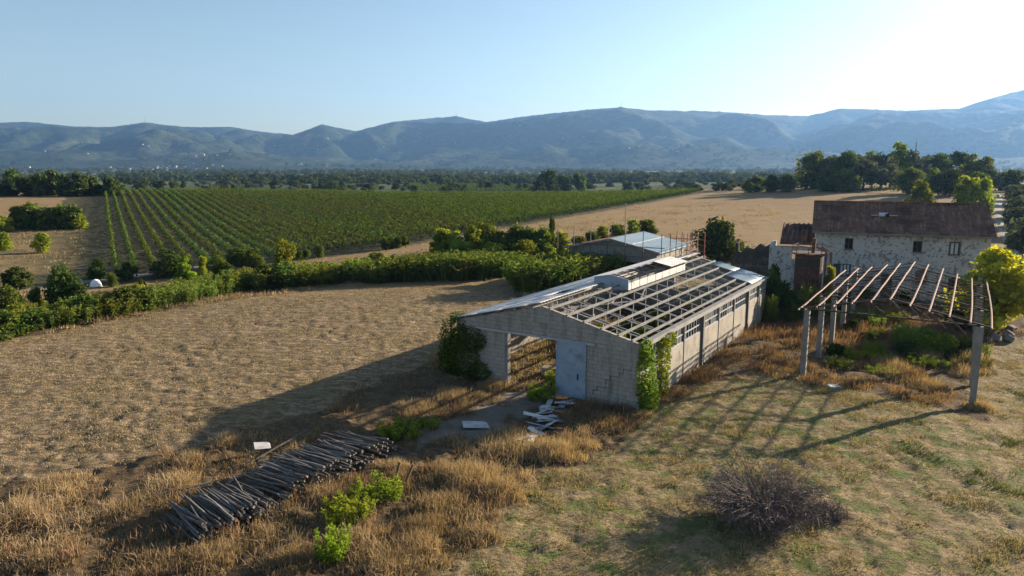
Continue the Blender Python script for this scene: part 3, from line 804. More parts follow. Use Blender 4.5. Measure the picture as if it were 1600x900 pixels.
# ------------------------------------------------------------------ low building in scaffolding
def build_low():
    A = Vector((6.6, 83.4, 0)); ang = math.atan2(-.53, .85); W, D, He, Hr = 10.7, 9.2, 3.45, 4.6
    rt = empty('low_building', A, ang); tag(rt, 'low gabled building, half red tile and half pale blue sheet roof, among the shrubs', 'building')
    b = B(); wall_grid(b, W, He, .3, [(2, 3.2, 1.0, 2.2), (7, 8.4, 0, 2.2)]); b.prism([(0, He), (W, He), (W / 2, Hr)], 0, .3); b.obj('gable_wall', M['concrete'], rt)
    B().bb(0, .3, .302, D, -1, He).obj('side_wall', M['concrete'], rt); B().bb(W - .3, W, .302, D, -1, He).obj('side_wall', M['panel'], rt)
    b = B().bb(.3, W - .3, D - .3, D, -1, He); b.prism([(.31, He), (W - .31, He), (W / 2, Hr)], D - .3, D); b.obj('gable_wall', M['concrete'], rt)
    s = (Hr - He) / (W / 2)
    for side in (0, 1):
        xa = -.5 if side == 0 else W + .5; z0 = He - .5 * s
        q = [(xa, -.4, z0), (W / 2, -.4, Hr), (W / 2, D + .4, Hr), (xa, D + .4, z0)]
        r = B(); r.poly([(x, y, z + .16) for x, y, z in q]); r.poly([(x, y, z + .02) for x, y, z in reversed(q)])
        for i in range(4):
            j = (i + 1) % 4; r.poly([(q[i][0], q[i][1], q[i][2] + .02), (q[j][0], q[j][1], q[j][2] + .02), (q[j][0], q[j][1], q[j][2] + .16), (q[i][0], q[i][1], q[i][2] + .16)])
        rf = r.obj('roof', M['tiles_red'] if side == 0 else M['blue_sheet'], rt)
        if side: B().bar((W * .74, -.3, Hr - (W * .24) * s + .2), (W * .74, D + .3, Hr - (W * .24) * s + .2), .12, .05).obj('flashing', M['white'], rf)
    B().bar((-.5, -.45, He - .5 * s + .06), (W / 2, -.45, Hr + .06), .08, .22).obj('verge_board', M['purlin'], rt); B().bar((W + .5, -.45, He - .5 * s + .06), (W / 2, -.45, Hr + .06), .08, .22).obj('verge_board', M['purlin'], rt)
    # scaffolding: stands round the building
    def post(name_rt, x, y, h, mt): B().tube([(x, y, -1.0), (x, y, h)], .05, 5).obj('upright', mt, name_rt)
    sc = empty('scaffold', A, ang); tag(sc, 'thin dark scaffold of uprights and rails round the low gabled building', 'scaffold')
    for k in range(7): post(sc, -.9 + k * (W + 1.8) / 6, -1.1, 5.6 + .25 * (k % 2), M['scaffold'])
    for k in range(1, 7): post(sc, W + 1.2, -1.1 + k * (D + 2) / 6, 5.1 + .3 * (k % 2), M['scaffold'])
    for z in (3.0, 4.1): B().tube([(-.9, -1.16, z), (W + 1.2, -1.16, z)], .04, 5).obj('rail', M['scaffold'], sc); B().tube([(W + 1.26, -1.1, z), (W + 1.26, D + .9, z)], .04, 5).obj('rail', M['scaffold'], sc)
    B().bb(W + .75, W + 1.6, -1, D + .9, 2.45, 2.52).obj('deck', M['purlin'], sc)
    rs = empty('scaffold', A, ang); tag(rs, 'short red scaffold beside the round dark tree', 'scaffold')
    for k in range(6): post(rs, W - 2.4 + k * .85, D + 1.6, 4.6 + .3 * (k % 2), M['red_paint'])
    for z in (2.6, 3.3, 4.0): B().tube([(W - 2.5, D + 1.54, z), (W + 2.0, D + 1.54, z)], .05, 5).obj('rail', M['red_paint'], rs)
    lp = B().tube([(0, 0, -1), (0, 0, 6.6)], [.09, .06], 6).obj('steel_pole', M['purlin']); q = at(1003, 400); lp.location = (q.x, q.y + 16, 0)
    tag(lp, 'thin pale pole rising behind the blue sheet roof', 'pole')
build_low()

# ------------------------------------------------------------------ foliage builders
def quads(P, Nn, size, asp=1.0, roll=None):
    """leaf quads (rhombi) at P facing Nn"""
    n = len(P)
    r = rng.normal(size=(n, 3)); t = np.cross(Nn, r); t /= np.linalg.norm(t, axis=1, keepdims=True) + 1e-9
    b = np.cross(Nn, t); b /= np.linalg.norm(b, axis=1, keepdims=True) + 1e-9
    s = np.asarray(size).reshape(-1, 1) * .5
    V = np.stack([P - t * s, P - b * s * asp * .62 + t * s * .1, P + t * s, P + b * s * asp * .62 + t * s * .1], 1).reshape(-1, 3)
    q = np.arange(n * 4).reshape(-1, 4)
    return V, q
def crown_mesh(name, lobes, n, leaf, seed=0, fill=.55, up=.35):
    g = np.random.default_rng(seed)
    L = np.array(lobes, float); w = (L[:, 3] * L[:, 4] * L[:, 5]) ** (2 / 3); w /= w.sum()
    i = g.choice(len(L), n, p=w)
    d = g.normal(size=(n, 3)); d /= np.linalg.norm(d, axis=1, keepdims=True)
    rad = 1 - fill * g.random(n) ** 2.2
    rad *= 1 + .42 * (fbm(d[:, 0] * 3.5 + i * 7.7, d[:, 1] * 3.5 + d[:, 2] * 2.5, seed + 3, 3) - .5) * 2
    rad += np.where(g.random(n) < .18, np.abs(g.normal(size=n)) * .22, 0)
    P = L[i, :3] + d * L[i, 3:6] * rad[:, None]
    Nn = d * .7 + g.normal(size=(n, 3)) * .75 + np.array([0, 0, up]); Nn /= np.linalg.norm(Nn, axis=1, keepdims=True)
    lt = fbm(P[:, 0] * 4 + P[:, 2] * 3, P[:, 1] * 4 - P[:, 2] * 2, seed + 9, 3)
    tint = np.clip((lt - .5) * 1.8 + .5 + g.normal(size=n) * .22, 0, 1)
    V, q = quads(P, Nn, leaf * (0.6 + .8 * g.random(n)))
    return mesh_np(name, V, [q], np.repeat(tint, 4))
def trunk_mesh(h, r, lobes, seed):
    g = random.Random(seed); b = B()
    b.tube([(0, 0, -.04), (g.uniform(-.02, .02), g.uniform(-.02, .02), h * .5), (g.uniform(-.03, .03), g.uniform(-.03, .03), h)], [r * 1.3, r, r * .7], 7)
    for l in lobes[:6]: b.tube([(0, 0, h * g.uniform(.6, .95)), (l[0] * .5, l[1] * .5, (h + l[2]) / 2), (l[0] * .85, l[1] * .85, l[2])], [r * .6, r * .4, r * .15], 5)
    return b.mesh('trunk')
def round_lobes(g, n, rx, z0, z1, lr):
    out = []
    for k in range(n):
        t = g.random(); a = g.random() * 6.283; zz = z0 + (z1 - z0) * t
        rr = rx * math.sqrt(max(.05, 1 - (2 * t - .85) ** 2 * .8)) * g.uniform(.3, 1)
        s = lr * g.uniform(.5, 1.3) * (1.1 - .35 * t); out.append((rr * math.cos(a), rr * math.sin(a), zz, s, s, s * g.uniform(.75, 1.1)))
    return out
HOLD = []
def proto(name, mt, lobes, n, leaf, seed, trunk=(.35, .03), fill=.55):
    """an unplaced plant, one unit tall"""
    rt = bpy.data.objects.new(name, None)
    cr = crown_mesh('crown', lobes, n, leaf, seed, fill); cr.materials.append(mt)
    parts = [('crown', cr)]
    if trunk:
        tm = trunk_mesh(trunk[0], trunk[1], lobes, seed); tm.materials.append(M['bark']); parts.append(('trunk', tm))
    return (name, parts)
def plant(pr, loc, w, h, label, cat, group=None, rz=None):
    name, parts = pr
    rt = empty(name, loc, random.uniform(0, 6.28) if rz is None else rz, (w, w, h)); tag(rt, label, cat, group)
    for nm, me in parts: link(nm, me, None, rt)
    return rt
def plant_px(pr, cx, base, top, wpx, label, cat, group=None, sink=0.0, dist=None):
    p = at(cx, base) if dist is None else atz(cx, base, 0)
    dd = p.y
    h = (base - top) / F_PX * dd * 1.02; w = wpx / F_PX * dd
    p.z -= sink
    return plant(pr, p, w, h, label, cat, group)
g = random.Random(3)
def rl(n, rx, z0, z1, lr): return round_lobes(g, n, rx, z0, z1, lr)
T_ROUND = [proto('broadleaf_tree', M['leaf'], rl(19, .31, .16, .84, .19), 5200, .062, 100 + k, (.34, .028)) for k in range(3)]
T_DARK = [proto('broadleaf_tree', M['leaf_dark'], rl(19, .31, .14, .84, .19), 5200, .062, 120 + k, (.30, .028)) for k in range(3)]
T_LIME = [proto('slender_tree', M['leaf_lime'], rl(20, .27, .12, .90, .15), 4200, .062, 140 + k, (.3, .02)) for k in range(3)]
T_YEL = proto('yellow_tree', M['leaf_yellow'], rl(26, .33, .12, .86, .16), 6500, .06, 160, (.25, .02))
T_POP = [proto('poplar_tree', M['leaf'], [(g.uniform(-.06, .06), g.uniform(-.06, .06), .25 + .65 * k / 8, .24 - .012 * k, .24 - .012 * k, .12) for k in range(9)], 2600, .075, 170 + k, (.25, .02)) for k in range(2)]
T_SHRUB = [proto('green_shrub', M['leaf'], rl(15, .32, .12, .80, .21), 2800, .085, 180 + k, (.18, .02)) for k in range(3)]
T_SHDARK = [proto('green_shrub', M['leaf_dark'], rl(15, .32, .12, .80, .21), 2800, .085, 190 + k, (.18, .02)) for k in range(3)]
T_SHLIME = [proto('lime_shrub', M['leaf_lime'], rl(15, .32, .12, .80, .21), 2600, .085, 200 + k, (.18, .02)) for k in range(2)]
T_FAR = [proto('distant_tree', M['leaf_far'], rl(16, .32, .12, .82, .21), 1100, .13, 210 + k, (.25, .03)) for k in range(5)]
T_OLIVE = [proto('olive_tree', M['leaf_olive'], rl(9, .28, .32, .76, .22), 800, .13, 230 + k, (.3, .03)) for k in range(3)]
T_CYP = [proto('cypress_tree', M['leaf_dark'], [(0, 0, .12 + .8 * k / 8, .16 - .014 * abs(k - 2.5), .16 - .014 * abs(k - 2.5), .13) for k in range(9)], 500, .07, 240, (.2, .02))]
def reed_mesh(seed, n=330, wide=.5):
    gg = np.random.default_rng(seed)
    a = gg.random(n) * 6.283; r = wide * np.sqrt(gg.random(n)) * .9
    base = np.stack([r * np.cos(a), r * np.sin(a), np.zeros(n)], 1)
    h = .55 + .45 * gg.random(n); lean = gg.normal(size=(n, 2)) * .12 + base[:, :2] * .25
    V = []; nb = n
    tip = base + np.stack([lean[:, 0], lean[:, 1], h], 1)
    mid = (base + tip) / 2 + np.stack([-lean[:, 0] * .18, -lean[:, 1] * .18, h * .06], 1)
    sd = gg.normal(size=(n, 2)); sd /= np.linalg.norm(sd, axis=1, keepdims=True); sd = np.concatenate([sd, np.zeros((n, 1))], 1) * (.016 + .012 * gg.random((n, 1)))
    V1 = np.stack([base - sd, base + sd, mid + sd * 1.2, mid - sd * 1.2, tip], 1).reshape(-1, 3)
    k = np.arange(n) * 5; q = np.stack([k, k + 1, k + 2, k + 3], 1); t = np.stack([k + 3, k + 2, k + 4], 1)
    # drooping leaves along the canes
    m = n * 4; i = gg.integers(0, n, m); f = .25 + .75 * gg.random(m)
    p0 = base[i] + (tip[i] - base[i]) * f[:, None]
    d = gg.normal(size=(m, 3)) * np.array([1, 1, .35]) + np.array([0, 0, .55]); d /= np.linalg.norm(d, axis=1, keepdims=True)
    p1 = p0 + d * (.10 + .12 * gg.random((m, 1)))
    s2 = np.cross(d, gg.normal(size=(m, 3))); s2 /= np.linalg.norm(s2, axis=1, keepdims=True); s2 *= .022
    pm = (p0 + p1) / 2
    V2 = np.stack([p0, pm - s2, p1, pm + s2], 1).reshape(-1, 3); q2 = np.arange(m * 4).reshape(-1, 4) + len(V1)
    tint = np.concatenate([np.repeat(np.clip(gg.random(n) * .7, 0, 1), 5), np.repeat(np.clip(f * .75 + gg.normal(size=m) * .2, 0, 1), 4)])
    me = mesh_np('canes', np.vstack([V1, V2]), [q, t, q2], tint); me.materials.append(M['leaf_reed']); return me
def weed_mesh(seed, n, leaf, up=1.0, mt='leaf_bright'):
    gg = np.random.default_rng(seed); st = 46
    a = gg.random(st) * 6.28; r = .42 * np.sqrt(gg.random(st)); bx = r * np.cos(a); by = r * np.sin(a); h = .55 + .45 * gg.random(st) - .4 * r
    i = gg.integers(0, st, n); t = gg.random(n) ** .75
    P = np.stack([bx[i] * (1 + .35 * t) + gg.normal(size=n) * .03, by[i] * (1 + .35 * t) + gg.normal(size=n) * .03, h[i] * t], 1)
    Nn = gg.normal(size=(n, 3)) * np.array([1, 1, .5]); Nn /= np.linalg.norm(Nn, axis=1, keepdims=True)
    V, q = quads(P, Nn, leaf * (.6 + .8 * gg.random(n)), .6)
    me = mesh_np('weed', V, [q], np.repeat(np.clip(t * .8 + gg.random(n) * .3, 0, 1), 4)); me.materials.append(M[mt]); return me
T_REED = [('reed_clump', [('canes', reed_mesh(300 + k))]) for k in range(3)]

# ------------------------------------------------------------------ hedge, reeds and trees round the field
T_WEEDY = [('green_shrub', [('leaves', weed_mesh(820 + k, 3000, .075, 1.0, 'leaf' if k != 1 else 'leaf_reed'))]) for k in range(3)]
gl = 'shrubs of the hedge along the stubble field'
hp = [(-60, 548, 52), (-20, 535, 46), (15, 523, 44), (45, 516, 42), (78, 512, 38), (108, 507, 40), (140, 500, 38), (170, 495, 36), (200, 489, 38), (228, 484, 36), (256, 478, 34), (284, 473, 34), (312, 468, 34), (340, 463, 34), (366, 459, 34), (392, 455, 34), (418, 452, 32), (444, 449, 34), (468, 446, 32), (492, 444, 30), (516, 443, 30), (540, 441, 30), (566, 440, 30), (592, 439, 30)]
for i, (x, y, h) in enumerate(hp):
    plant_px((T_WEEDY + T_SHRUB + T_WEEDY[:2] + T_SHDARK[:1])[g.randrange(9)], x, y, y - h - g.uniform(-8, 15), 60 + g.uniform(-6, 14), 'leafy green shrub in the dense hedge along the stubble field', 'shrub', gl)
    plant_px((T_SHDARK[:2] + T_WEEDY + T_SHLIME)[g.randrange(7)], x + 12, y - 9, y - 9 - h, 54, 'leafy green shrub in the dense hedge along the stubble field', 'shrub', gl)
gr = 'reed clumps behind the stubble field'
for x, y, h, w in ((615, 437, 36, 50), (642, 437, 42, 48), (668, 437, 44, 48), (694, 436, 46, 48), (720, 436, 44, 48), (746, 434, 44, 46), (770, 432, 42, 46), (792, 428, 38, 44), (630, 428, 34, 46), (660, 426, 36, 46), (690, 425, 38, 46), (720, 424, 38, 46), (750, 423, 38, 46), (778, 421, 36, 46)):
    plant_px(T_REED[g.randrange(3)], x, y, y - h * .86, w * 1.25, 'tall green reed clump in the bank behind the stubble field', 'reeds', gr)
gr2 = 'reed clumps behind the shed'
for x, y, h, w in ((830, 456, 50, 50), (856, 455, 52, 52), (884, 452, 54, 52), (912, 447, 52, 52), (940, 442, 50, 52), (966, 436, 48, 50), (990, 430, 44, 48), (1010, 424, 38, 44), (846, 440, 44, 50), (878, 438, 46, 50), (910, 434, 46, 50), (942, 429, 44, 50), (970, 424, 40, 46), (820, 444, 40, 44)):
    plant_px(T_REED[g.randrange(3)], x, y, y - h * .95, w * 1.25, 'tall green reed clump massed behind the long shed', 'reeds', gr2)
gt = 'lime green trees behind the reeds'
for x, y, t, w in ((690, 402, 358, 44), (712, 402, 362, 40), (738, 403, 352, 40), (762, 404, 350, 42), (782, 404, 362, 40), (806, 404, 352, 44), (826, 404, 356, 40), (848, 404, 356, 36), (876, 402, 362, 34), (752, 398, 348, 34), (720, 408, 376, 44), (770, 410, 380, 46), (820, 410, 376, 44), (855, 408, 382, 40)):
    plant_px((T_LIME + T_ROUND[:1])[g.randrange(4)], x, y + 4, t - 3, w * 1.45, 'leafy lime green young tree in the thicket behind the reeds', 'tree', gt)
plant_px(T_POP[0], 862, 403, 339, 26, 'tallest slender tree of the thicket, rising over the vineyard edge', 'tree')
for x, y, t, w in ((940, 372, 352, 36), (965, 370, 348, 38), (990, 368, 342, 40), (1012, 366, 340, 44), (922, 382, 360, 30), (905, 388, 366, 40)):
    plant_px((T_LIME + T_SHRUB)[g.randrange(6)], x, y, t, w, 'leafy shrub beside the half tiled low building', 'shrub', 'shrubs round the low building')
plant_px(('broadleaf_tree', T_SHDARK[0][1]), 1122, 406, 332, 84, 'single round dark tree standing in the meadow behind the shed', 'tree')
# left side trees
for x, y, t, w, pr, lb in ((102, 486, 408, 66, T_DARK[1], 'dark tree left of the white dome, tallest behind the hedge'), (130, 486, 440, 52, T_DARK[2], 'dark bushy tree right beside the tallest hedge tree'),
        (60, 488, 446, 36, T_ROUND[0], 'young green tree in the gap left of the tallest hedge tree'), (152, 436, 402, 40, T_DARK[0], 'round dark bush just behind the white dome'),
        (198, 436, 406, 36, T_SHDARK[1], 'small dark bush at the foot of the vineyard rows'), (20, 500, 440, 60, T_ROUND[1], 'leafy green tree at the left edge of the hedge'),
        (28, 455, 414, 66, T_SHDARK[2], 'broad dark bush at the far left behind the dirt track'), (262, 432, 388, 60, T_DARK[2], 'broad dark tree at the bottom of the vineyard'),
        (292, 448, 398, 48, T_LIME[0], 'pale green tree in front of the vineyard foot'), (345, 446, 396, 46, T_ROUND[2], 'green tree between two pale trees at the vineyard foot'),
        (446, 436, 372, 50, T_LIME[2], 'grey green tree standing alone before the vineyard'), (318, 440, 398, 28, T_LIME[1], 'thin pale tree by the orchard strip'),
        (400, 420, 386, 40, T_ROUND[0], 'round green tree under the vineyard, right of the pale trees'), (370, 420, 384, 40, T_DARK[1], 'round dark tree under the vineyard, between lighter trees'),
        (66, 395, 362, 36, T_SHLIME[0], 'bright lime bush in the dry parcel on the left'), (6, 392, 360, 34, T_SHLIME[1], 'lime bush at the left edge of the dry parcel'), (5, 362, 336, 40, T_SHLIME[0], 'upper lime bush at the left edge of the photo'),
        (124, 358, 332, 34, T_SHLIME[1], 'lime bush at the right end of the parcel hedge'), (222, 456, 432, 20, T_ROUND[1], 'small orchard tree right of the white dome'), (176, 448, 424, 22, T_ROUND[2], 'small orchard sapling just right of the white dome'),
        (590, 412, 392, 44, T_SHRUB[1], 'low dense shrub before the bare strip'), (575, 432, 400, 52, T_ROUND[1], 'wide green tree behind the hedge middle')):
    plant_px(pr, x, y, t, w, lb, 'tree' if 'tree' in lb or 'sapling' in lb else 'bush')
for x, t, w in ((30, 322, 44), (52, 318, 40), (78, 324, 44), (100, 322, 40), (118, 324, 36), (40, 330, 40), (90, 330, 44)):
    plant_px((T_DARK + T_SHRUB)[g.randrange(6)], x, 357, t - 5, w * 1.2, 'dense green bush in the hedge of the dry parcel on the left', 'bush', 'bushes of the parcel hedge')
for x, y in ((602, 384), (612, 383), (622, 382), (634, 381), (480, 402), (500, 396), (468, 404)):
    plant_px(T_ROUND[g.randrange(3)], x, y + 6, y - 14, 20, 'small round tree at the lower edge of the vineyard', 'tree', 'small trees on the vineyard edge')
# clump on the rise
gc = 'trees of the clump on the rise'
for x, y, t, w in ((1272, 292, 236, 52), (1300, 292, 238, 44), (1320, 293, 234, 50), (1348, 294, 244, 56), (1290, 296, 266, 46), (1322, 297, 264, 44), (1376, 291, 232, 50), (1400, 290, 222, 56), (1422, 290, 232, 48), (1390, 293, 252, 50), (1440, 290, 248, 46), (1464, 290, 238, 48), (1490, 290, 236, 52), (1515, 291, 240, 48), (1532, 292, 244, 42), (1420, 300, 262, 50), (1456, 302, 262, 50), (1484, 304, 262, 48), (1530, 300, 268, 42), (1340, 288, 240, 44), (1360, 286, 236, 40), (1445, 286, 240, 40), (1545, 296, 262, 40)):
    plant_px((T_DARK[:2] + T_ROUND + T_OLIVE + T_LIME[:1])[g.randrange(9)], x, y + 3, t, w * 1.2, 'rounded green tree in the dense clump on the rise behind the farmhouse', 'tree', gc)
plant_px(T_CYP[0], 1426, 288, 222, 10, 'slim dark cypress poking above the clump on the rise', 'tree')
for x, y, t, w in ((1180, 300, 274, 36), (1206, 300, 272, 38), (1228, 300, 272, 36), (1170, 301, 280, 26)):
    plant_px((T_ROUND + T_SHDARK)[g.randrange(6)], x, y, t, w, 'low bush in the row left of the clump on the rise', 'bush', 'bushes left of the clump')
plant_px(T_LIME[0], 1434, 334, 280, 64, 'pale lime tree behind the left part of the farmhouse roof', 'tree')
plant_px(T_LIME[1], 1504, 338, 274, 70, 'pale lime tree behind the right part of the farmhouse roof', 'tree')
plant_px(T_LIME[2], 1532, 336, 277, 56, 'rightmost pale lime tree behind the farmhouse roof', 'tree')
o = plant_px(T_YEL, 1548, 516, 378, 158, 'bright yellow green tree in front of the right end of the farmhouse', 'tree')
for x, y, t in ((1584, 300, 262), (1570, 298, 266)): plant_px(T_FAR[1], x, y, t, 36, 'dark tree at the head of the gravel road', 'tree', 'trees at the road head')
k = 0
for row in range(9):
    for cc in range(4):
        y = 302 + row * row * 1.05 + row * 2.5; x = 1580 + cc * (14 + row * 4) + row * 2.2
        s = 20 + row * 4.4
        plant_px(T_OLIVE[k % 3], x, y + s * .3, y - s * .8, s * 1.25, 'grey green olive tree in the grove right of the gravel road', 'olive tree', 'olive trees right of the road'); k += 1

# ------------------------------------------------------------------ far trees, valley woods, houses
gf = 'far trees beyond the vineyard'
def far_tree(x, y, t, w, lb='dark tree in the distant belt beyond the vineyard', grp=gf, prs=None):
    plant_px((prs or T_FAR)[g.randrange(len(prs or T_FAR))], x, y, t, w, lb, 'tree', grp)
for x, t, w in ((18, 262, 34), (40, 272, 30), (62, 268, 30), (82, 262, 36), (104, 268, 34), (128, 264, 34), (150, 274, 30), (172, 274, 28), (10, 286, 40), (52, 284, 40), (78, 284, 36), (110, 282, 42), (140, 288, 36), (160, 286, 34), (185, 282, 30), (-20, 270, 40), (-50, 268, 40), (-80, 270, 40)):
    far_tree(x, 306 + g.uniform(-1, 1), t, w, 'tall dark tree in the belt at the left edge beyond the stubble strip', 'tall trees of the left belt')
for k in range(150):
    x = g.uniform(150, 1180); y = 299 - 26 * g.random() ** 1.2 ; s = 14 - (299 - y) * .3
    far_tree(x, y, y - s * g.uniform(.6, 1.2), s * g.uniform(1.0, 1.7))
for x, y, t, w, lb in ((858, 303, 264, 44, 'biggest dark tree standing beyond the vineyard crest'), (880, 302, 272, 36, 'dark tree right beside the biggest one beyond the crest'), (905, 302, 266, 30, 'lighter tree right of the biggest tree beyond the crest'), (842, 304, 280, 30, 'low dark tree left of the biggest one beyond the crest'), (574, 300, 285, 24, 'round tree in the middle of the second vineyard, left'), (648, 302, 288, 20, 'small round tree before the second vineyard'), (700, 304, 290, 30, 'wide round tree before the second vineyard'), (520, 298, 282, 30, 'rusty tinted tree beyond the vineyard crest'), (940, 303, 296, 14, 'small round bush alone by the bare field beyond the crest')):
    far_tree(x, y, t, w, lb, None)
for k in range(190):
    x = g.uniform(300, 640) if k < 120 else g.uniform(1000, 1180); y = g.uniform(276, 301)
    far_tree(x, y, y - 6 - (y - 276) * .12, 10 + (y - 276) * .2, 'pale olive tree in the distant groves beyond the vineyard', 'olive trees in the far groves', T_OLIVE)
# countless far woods of the plain and the foothills
def woods():
    n = 4200; P = []; S = []
    gg = np.random.default_rng(77)
    while len(P) < n:
        yy = 800 * (3900 / 800) ** gg.random(); c = gg.uniform(-500, 2100); x = (c - 800) / F_PX * yy
        dens = fbm(x / 240, yy / 190, 91, 3)
        if dens < .555: continue
        pass
        P.append((x, yy, allz(x, yy))); S.append((5 + 5 * gg.random()) * (1 + yy / 5000))
    P = np.array(P); S = np.array(S); m = 26
    d = gg.normal(size=(n, m, 3)); d /= np.linalg.norm(d, axis=2, keepdims=True)
    q = P[:, None, :] + d * S[:, None, None] * np.array([.65, .65, .5]) + np.array([0, 0, 1]) * (S * .42)[:, None, None]
    Nn = d + gg.normal(size=d.shape) * .5; Nn /= np.linalg.norm(Nn, axis=2, keepdims=True)
    V, f = quads(q.reshape(-1, 3), Nn.reshape(-1, 3), np.repeat(S * .62, m))
    tint = np.clip(np.repeat(gg.random(n), m) * .7 + gg.random(n * m) * .3, 0, 1)
    o = link('distant_woods', mesh_np('distant_woods', V, [f], np.repeat(tint, 4)), M['leaf_far']); tag(o, kind='stuff')
woods()
def house_mesh():
    w = B().bb(-6, 6, -4, 4, -4, 6); w.prism([(-6, 6), (6, 6), (0, 7.7)], -4, 4); wm = w.mesh('wall'); wm.materials.append(M['villa'])
    r = B(); r.poly([(-6.6, -4.5, 6.0), (0, -4.5, 8.0), (0, 4.5, 8.0), (-6.6, 4.5, 6.0)]); r.poly([(6.6, 4.5, 6.0), (0, 4.5, 8.0), (0, -4.5, 8.0), (6.6, -4.5, 6.0)]); rm = r.mesh('roof'); rm.materials.append(M['villa_roof'])
    wn = B()
    for x in (-3.5, 0, 3.5):
        for z in (1, 4): wn.bb(x - .6, x + .6, -4.06, -4.01, z, z + 1.4)
    wi = wn.mesh('windows'); wi.materials.append(M['dark'])
    return wm, rm, wi
HM = house_mesh()
def far_house(px, py, s, label, group):
    p = at(px, py); r = empty('distant_house', p, g.uniform(-.5, .5), (s, s, s * g.uniform(.8, 1.1))); tag(r, label, 'house', group)
    link('wall', HM[0], None, r); link('roof', HM[1], None, r)
for k in range(26):
    far_house(g.gauss(235, 45), g.uniform(260, 267), g.uniform(.5, .9), 'pale house in the village at the foot of the left hills', 'houses of the far village')
for x, y in ((130, 223), (222, 226), (235, 228), (70, 236), (140, 240), (282, 226), (372, 222), (305, 244), (320, 242), (340, 243), (360, 242), (430, 228), (512, 216), (470, 257), (465, 258), (655, 201), (712, 224), (800, 225), (812, 197), (880, 217), (870, 234), (910, 214), (1058, 237), (1060, 229), (1115, 244), (1120, 250), (1076, 230), (500, 234), (600, 230), (588, 250), (724, 246), (985, 232), (1072, 249), (300, 256), (330, 258), (350, 260), (440, 258), (45, 262), (660, 266), (720, 268), (172, 262), (1180, 231), (1225, 243), (1160, 248)):
    far_house(x + g.uniform(-3, 3), y, g.uniform(.45, .8), 'lone pale house on the hazy wooded hillside', 'houses scattered on the hills')
for x, y, s, lb in ((272, 279, 1.0, 'white house among the trees beyond the left part of the vineyard'), (284, 280, .8, 'smaller white house right beside the one beyond the vineyard'), (565, 281, 1.0, 'white farmhouse beyond the olive grove in the middle distance'), (625, 282, .7, 'small white house right of the white farmhouse in the distance'), (692, 276, 1.2, 'long white building on the plain beyond the second vineyard')):
    far_house(x, y, s, lb, None)
# masts on the hill tops
mm = B().tube([(0, 0, -4), (0, 0, 48)], [1.4, .7], 5); 
for z in (20, 34, 44): mm.bb(-2.2, 2.2, -.4, .4, z, z + 1.2)
MM = mm.mesh('radio_mast'); MM.materials.append(M['scaffold'])
def skyz(c):
    best = None
    for yy in np.linspace(4500, 7400, 200):
        x = (c - 800) / F_PX * yy; z = float(hillz(np.array(x), np.array(yy))); e = (z - 13) / yy
        if best is None or e > best[0]: best = (e, x, yy, z)
    return Vector(best[1:])
for c, s, lb in ((240, 1, 'thin mast on the hill top at the left of the range'), (715, 1, 'thin mast on the hill top left of centre'), (806, .7, 'short mast on the ridge between two summits'), (966, .8, 'thin mast on the central summit'), (1046, .7, 'small mast on the ridge right of the central summit'), (1394, 1.1, 'thin mast on the ridge above the tree clump')):
    o = bpy.data.objects.new('radio_mast', MM); COL.objects.link(o); o.location = skyz(c); o.scale = (s,) * 3; tag(o, lb, 'mast')

# ------------------------------------------------------------------ vineyards
def vine_row(p0, p1, seed, per_m, leaf, w=.26, h0=.4, h1=2.0):
    gg = np.random.default_rng(seed); L = math.dist(p0, p1); n = int(L * per_m)
    t = gg.random(n); cl = fbm(t * L / 1.1, t * 0 + seed * 3.3, seed, 2)
    keep = gg.random(n) < .6 + cl * .6; t = t[keep]; cl = cl[keep]; n = len(t)
    dx, dy = (p1[0] - p0[0]) / L, (p1[1] - p0[1]) / L
    u = gg.random(n) ** .8; off = (1.25 - .75 * u) * gg.normal(size=n) * w * (.6 + cl * .8)
    x = p0[0] + dx * t * L - dy * off; y = p0[1] + dy * t * L + dx * off
    z = gz(x, y) + h0 + (h1 - h0 + (cl - .5) * .9) * u
    Nn = np.stack([-dy * np.sign(off), dx * np.sign(off), np.where(u > .75, 1.6, .15)], 1) + gg.normal(size=(n, 3)) * .38; Nn /= np.linalg.norm(Nn, axis=1, keepdims=True)
    V, q = quads(np.stack([x, y, z], 1), Nn, leaf * (.7 + .6 * gg.random(n)))
    return mesh_np('vine_row', V, [q], np.repeat(np.clip(u ** 3 * .95 + gg.random(n) * .16, 0, 1), 4))  # tint darkens downward: lit tops and self-shadowed sides put into leaf colour
rd = np.array([-.489, .8723]); pd = np.array([.8723, .489]); o0 = np.array([-44.0, 92.0])
low = [(-54, 86.5), (-20, 111.5), (11, 167), (83, 300)]
def low_s(c):
    # lower end of a row: where its line crosses the field edge
    best = None
    for (a, b) in zip(low, low[1:]):
        a = np.array(a); b = np.array(b); ca, cb = (a - o0) @ pd, (b - o0) @ pd
        if ca - 1e-6 <= c <= cb + 1e-6: f = (c - ca) / (cb - ca); return (a + (b - a) * f - o0) @ rd
    return (np.array(low[0]) - o0) @ rd
for i in range(101):
    c = -6.0 + i * 2.2
    s0 = low_s(c); p0 = o0 + pd * c + rd * s0
    s1 = s0
    while True:
        p = o0 + pd * c + rd * s1
        if p[1] - 20 * ss(20, 90, p[0]) > 268: break
        s1 += 3
    if s1 - s0 < 4: continue
    p1 = o0 + pd * c + rd * s1
    far = p0[1] / 100
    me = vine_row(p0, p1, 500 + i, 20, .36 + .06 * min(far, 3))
    o = link('vine_row', me, M['leaf_vine']); tag(o, 'long straight row of leafy green vines in the big vineyard', 'vine row', 'vine rows of the big vineyard')
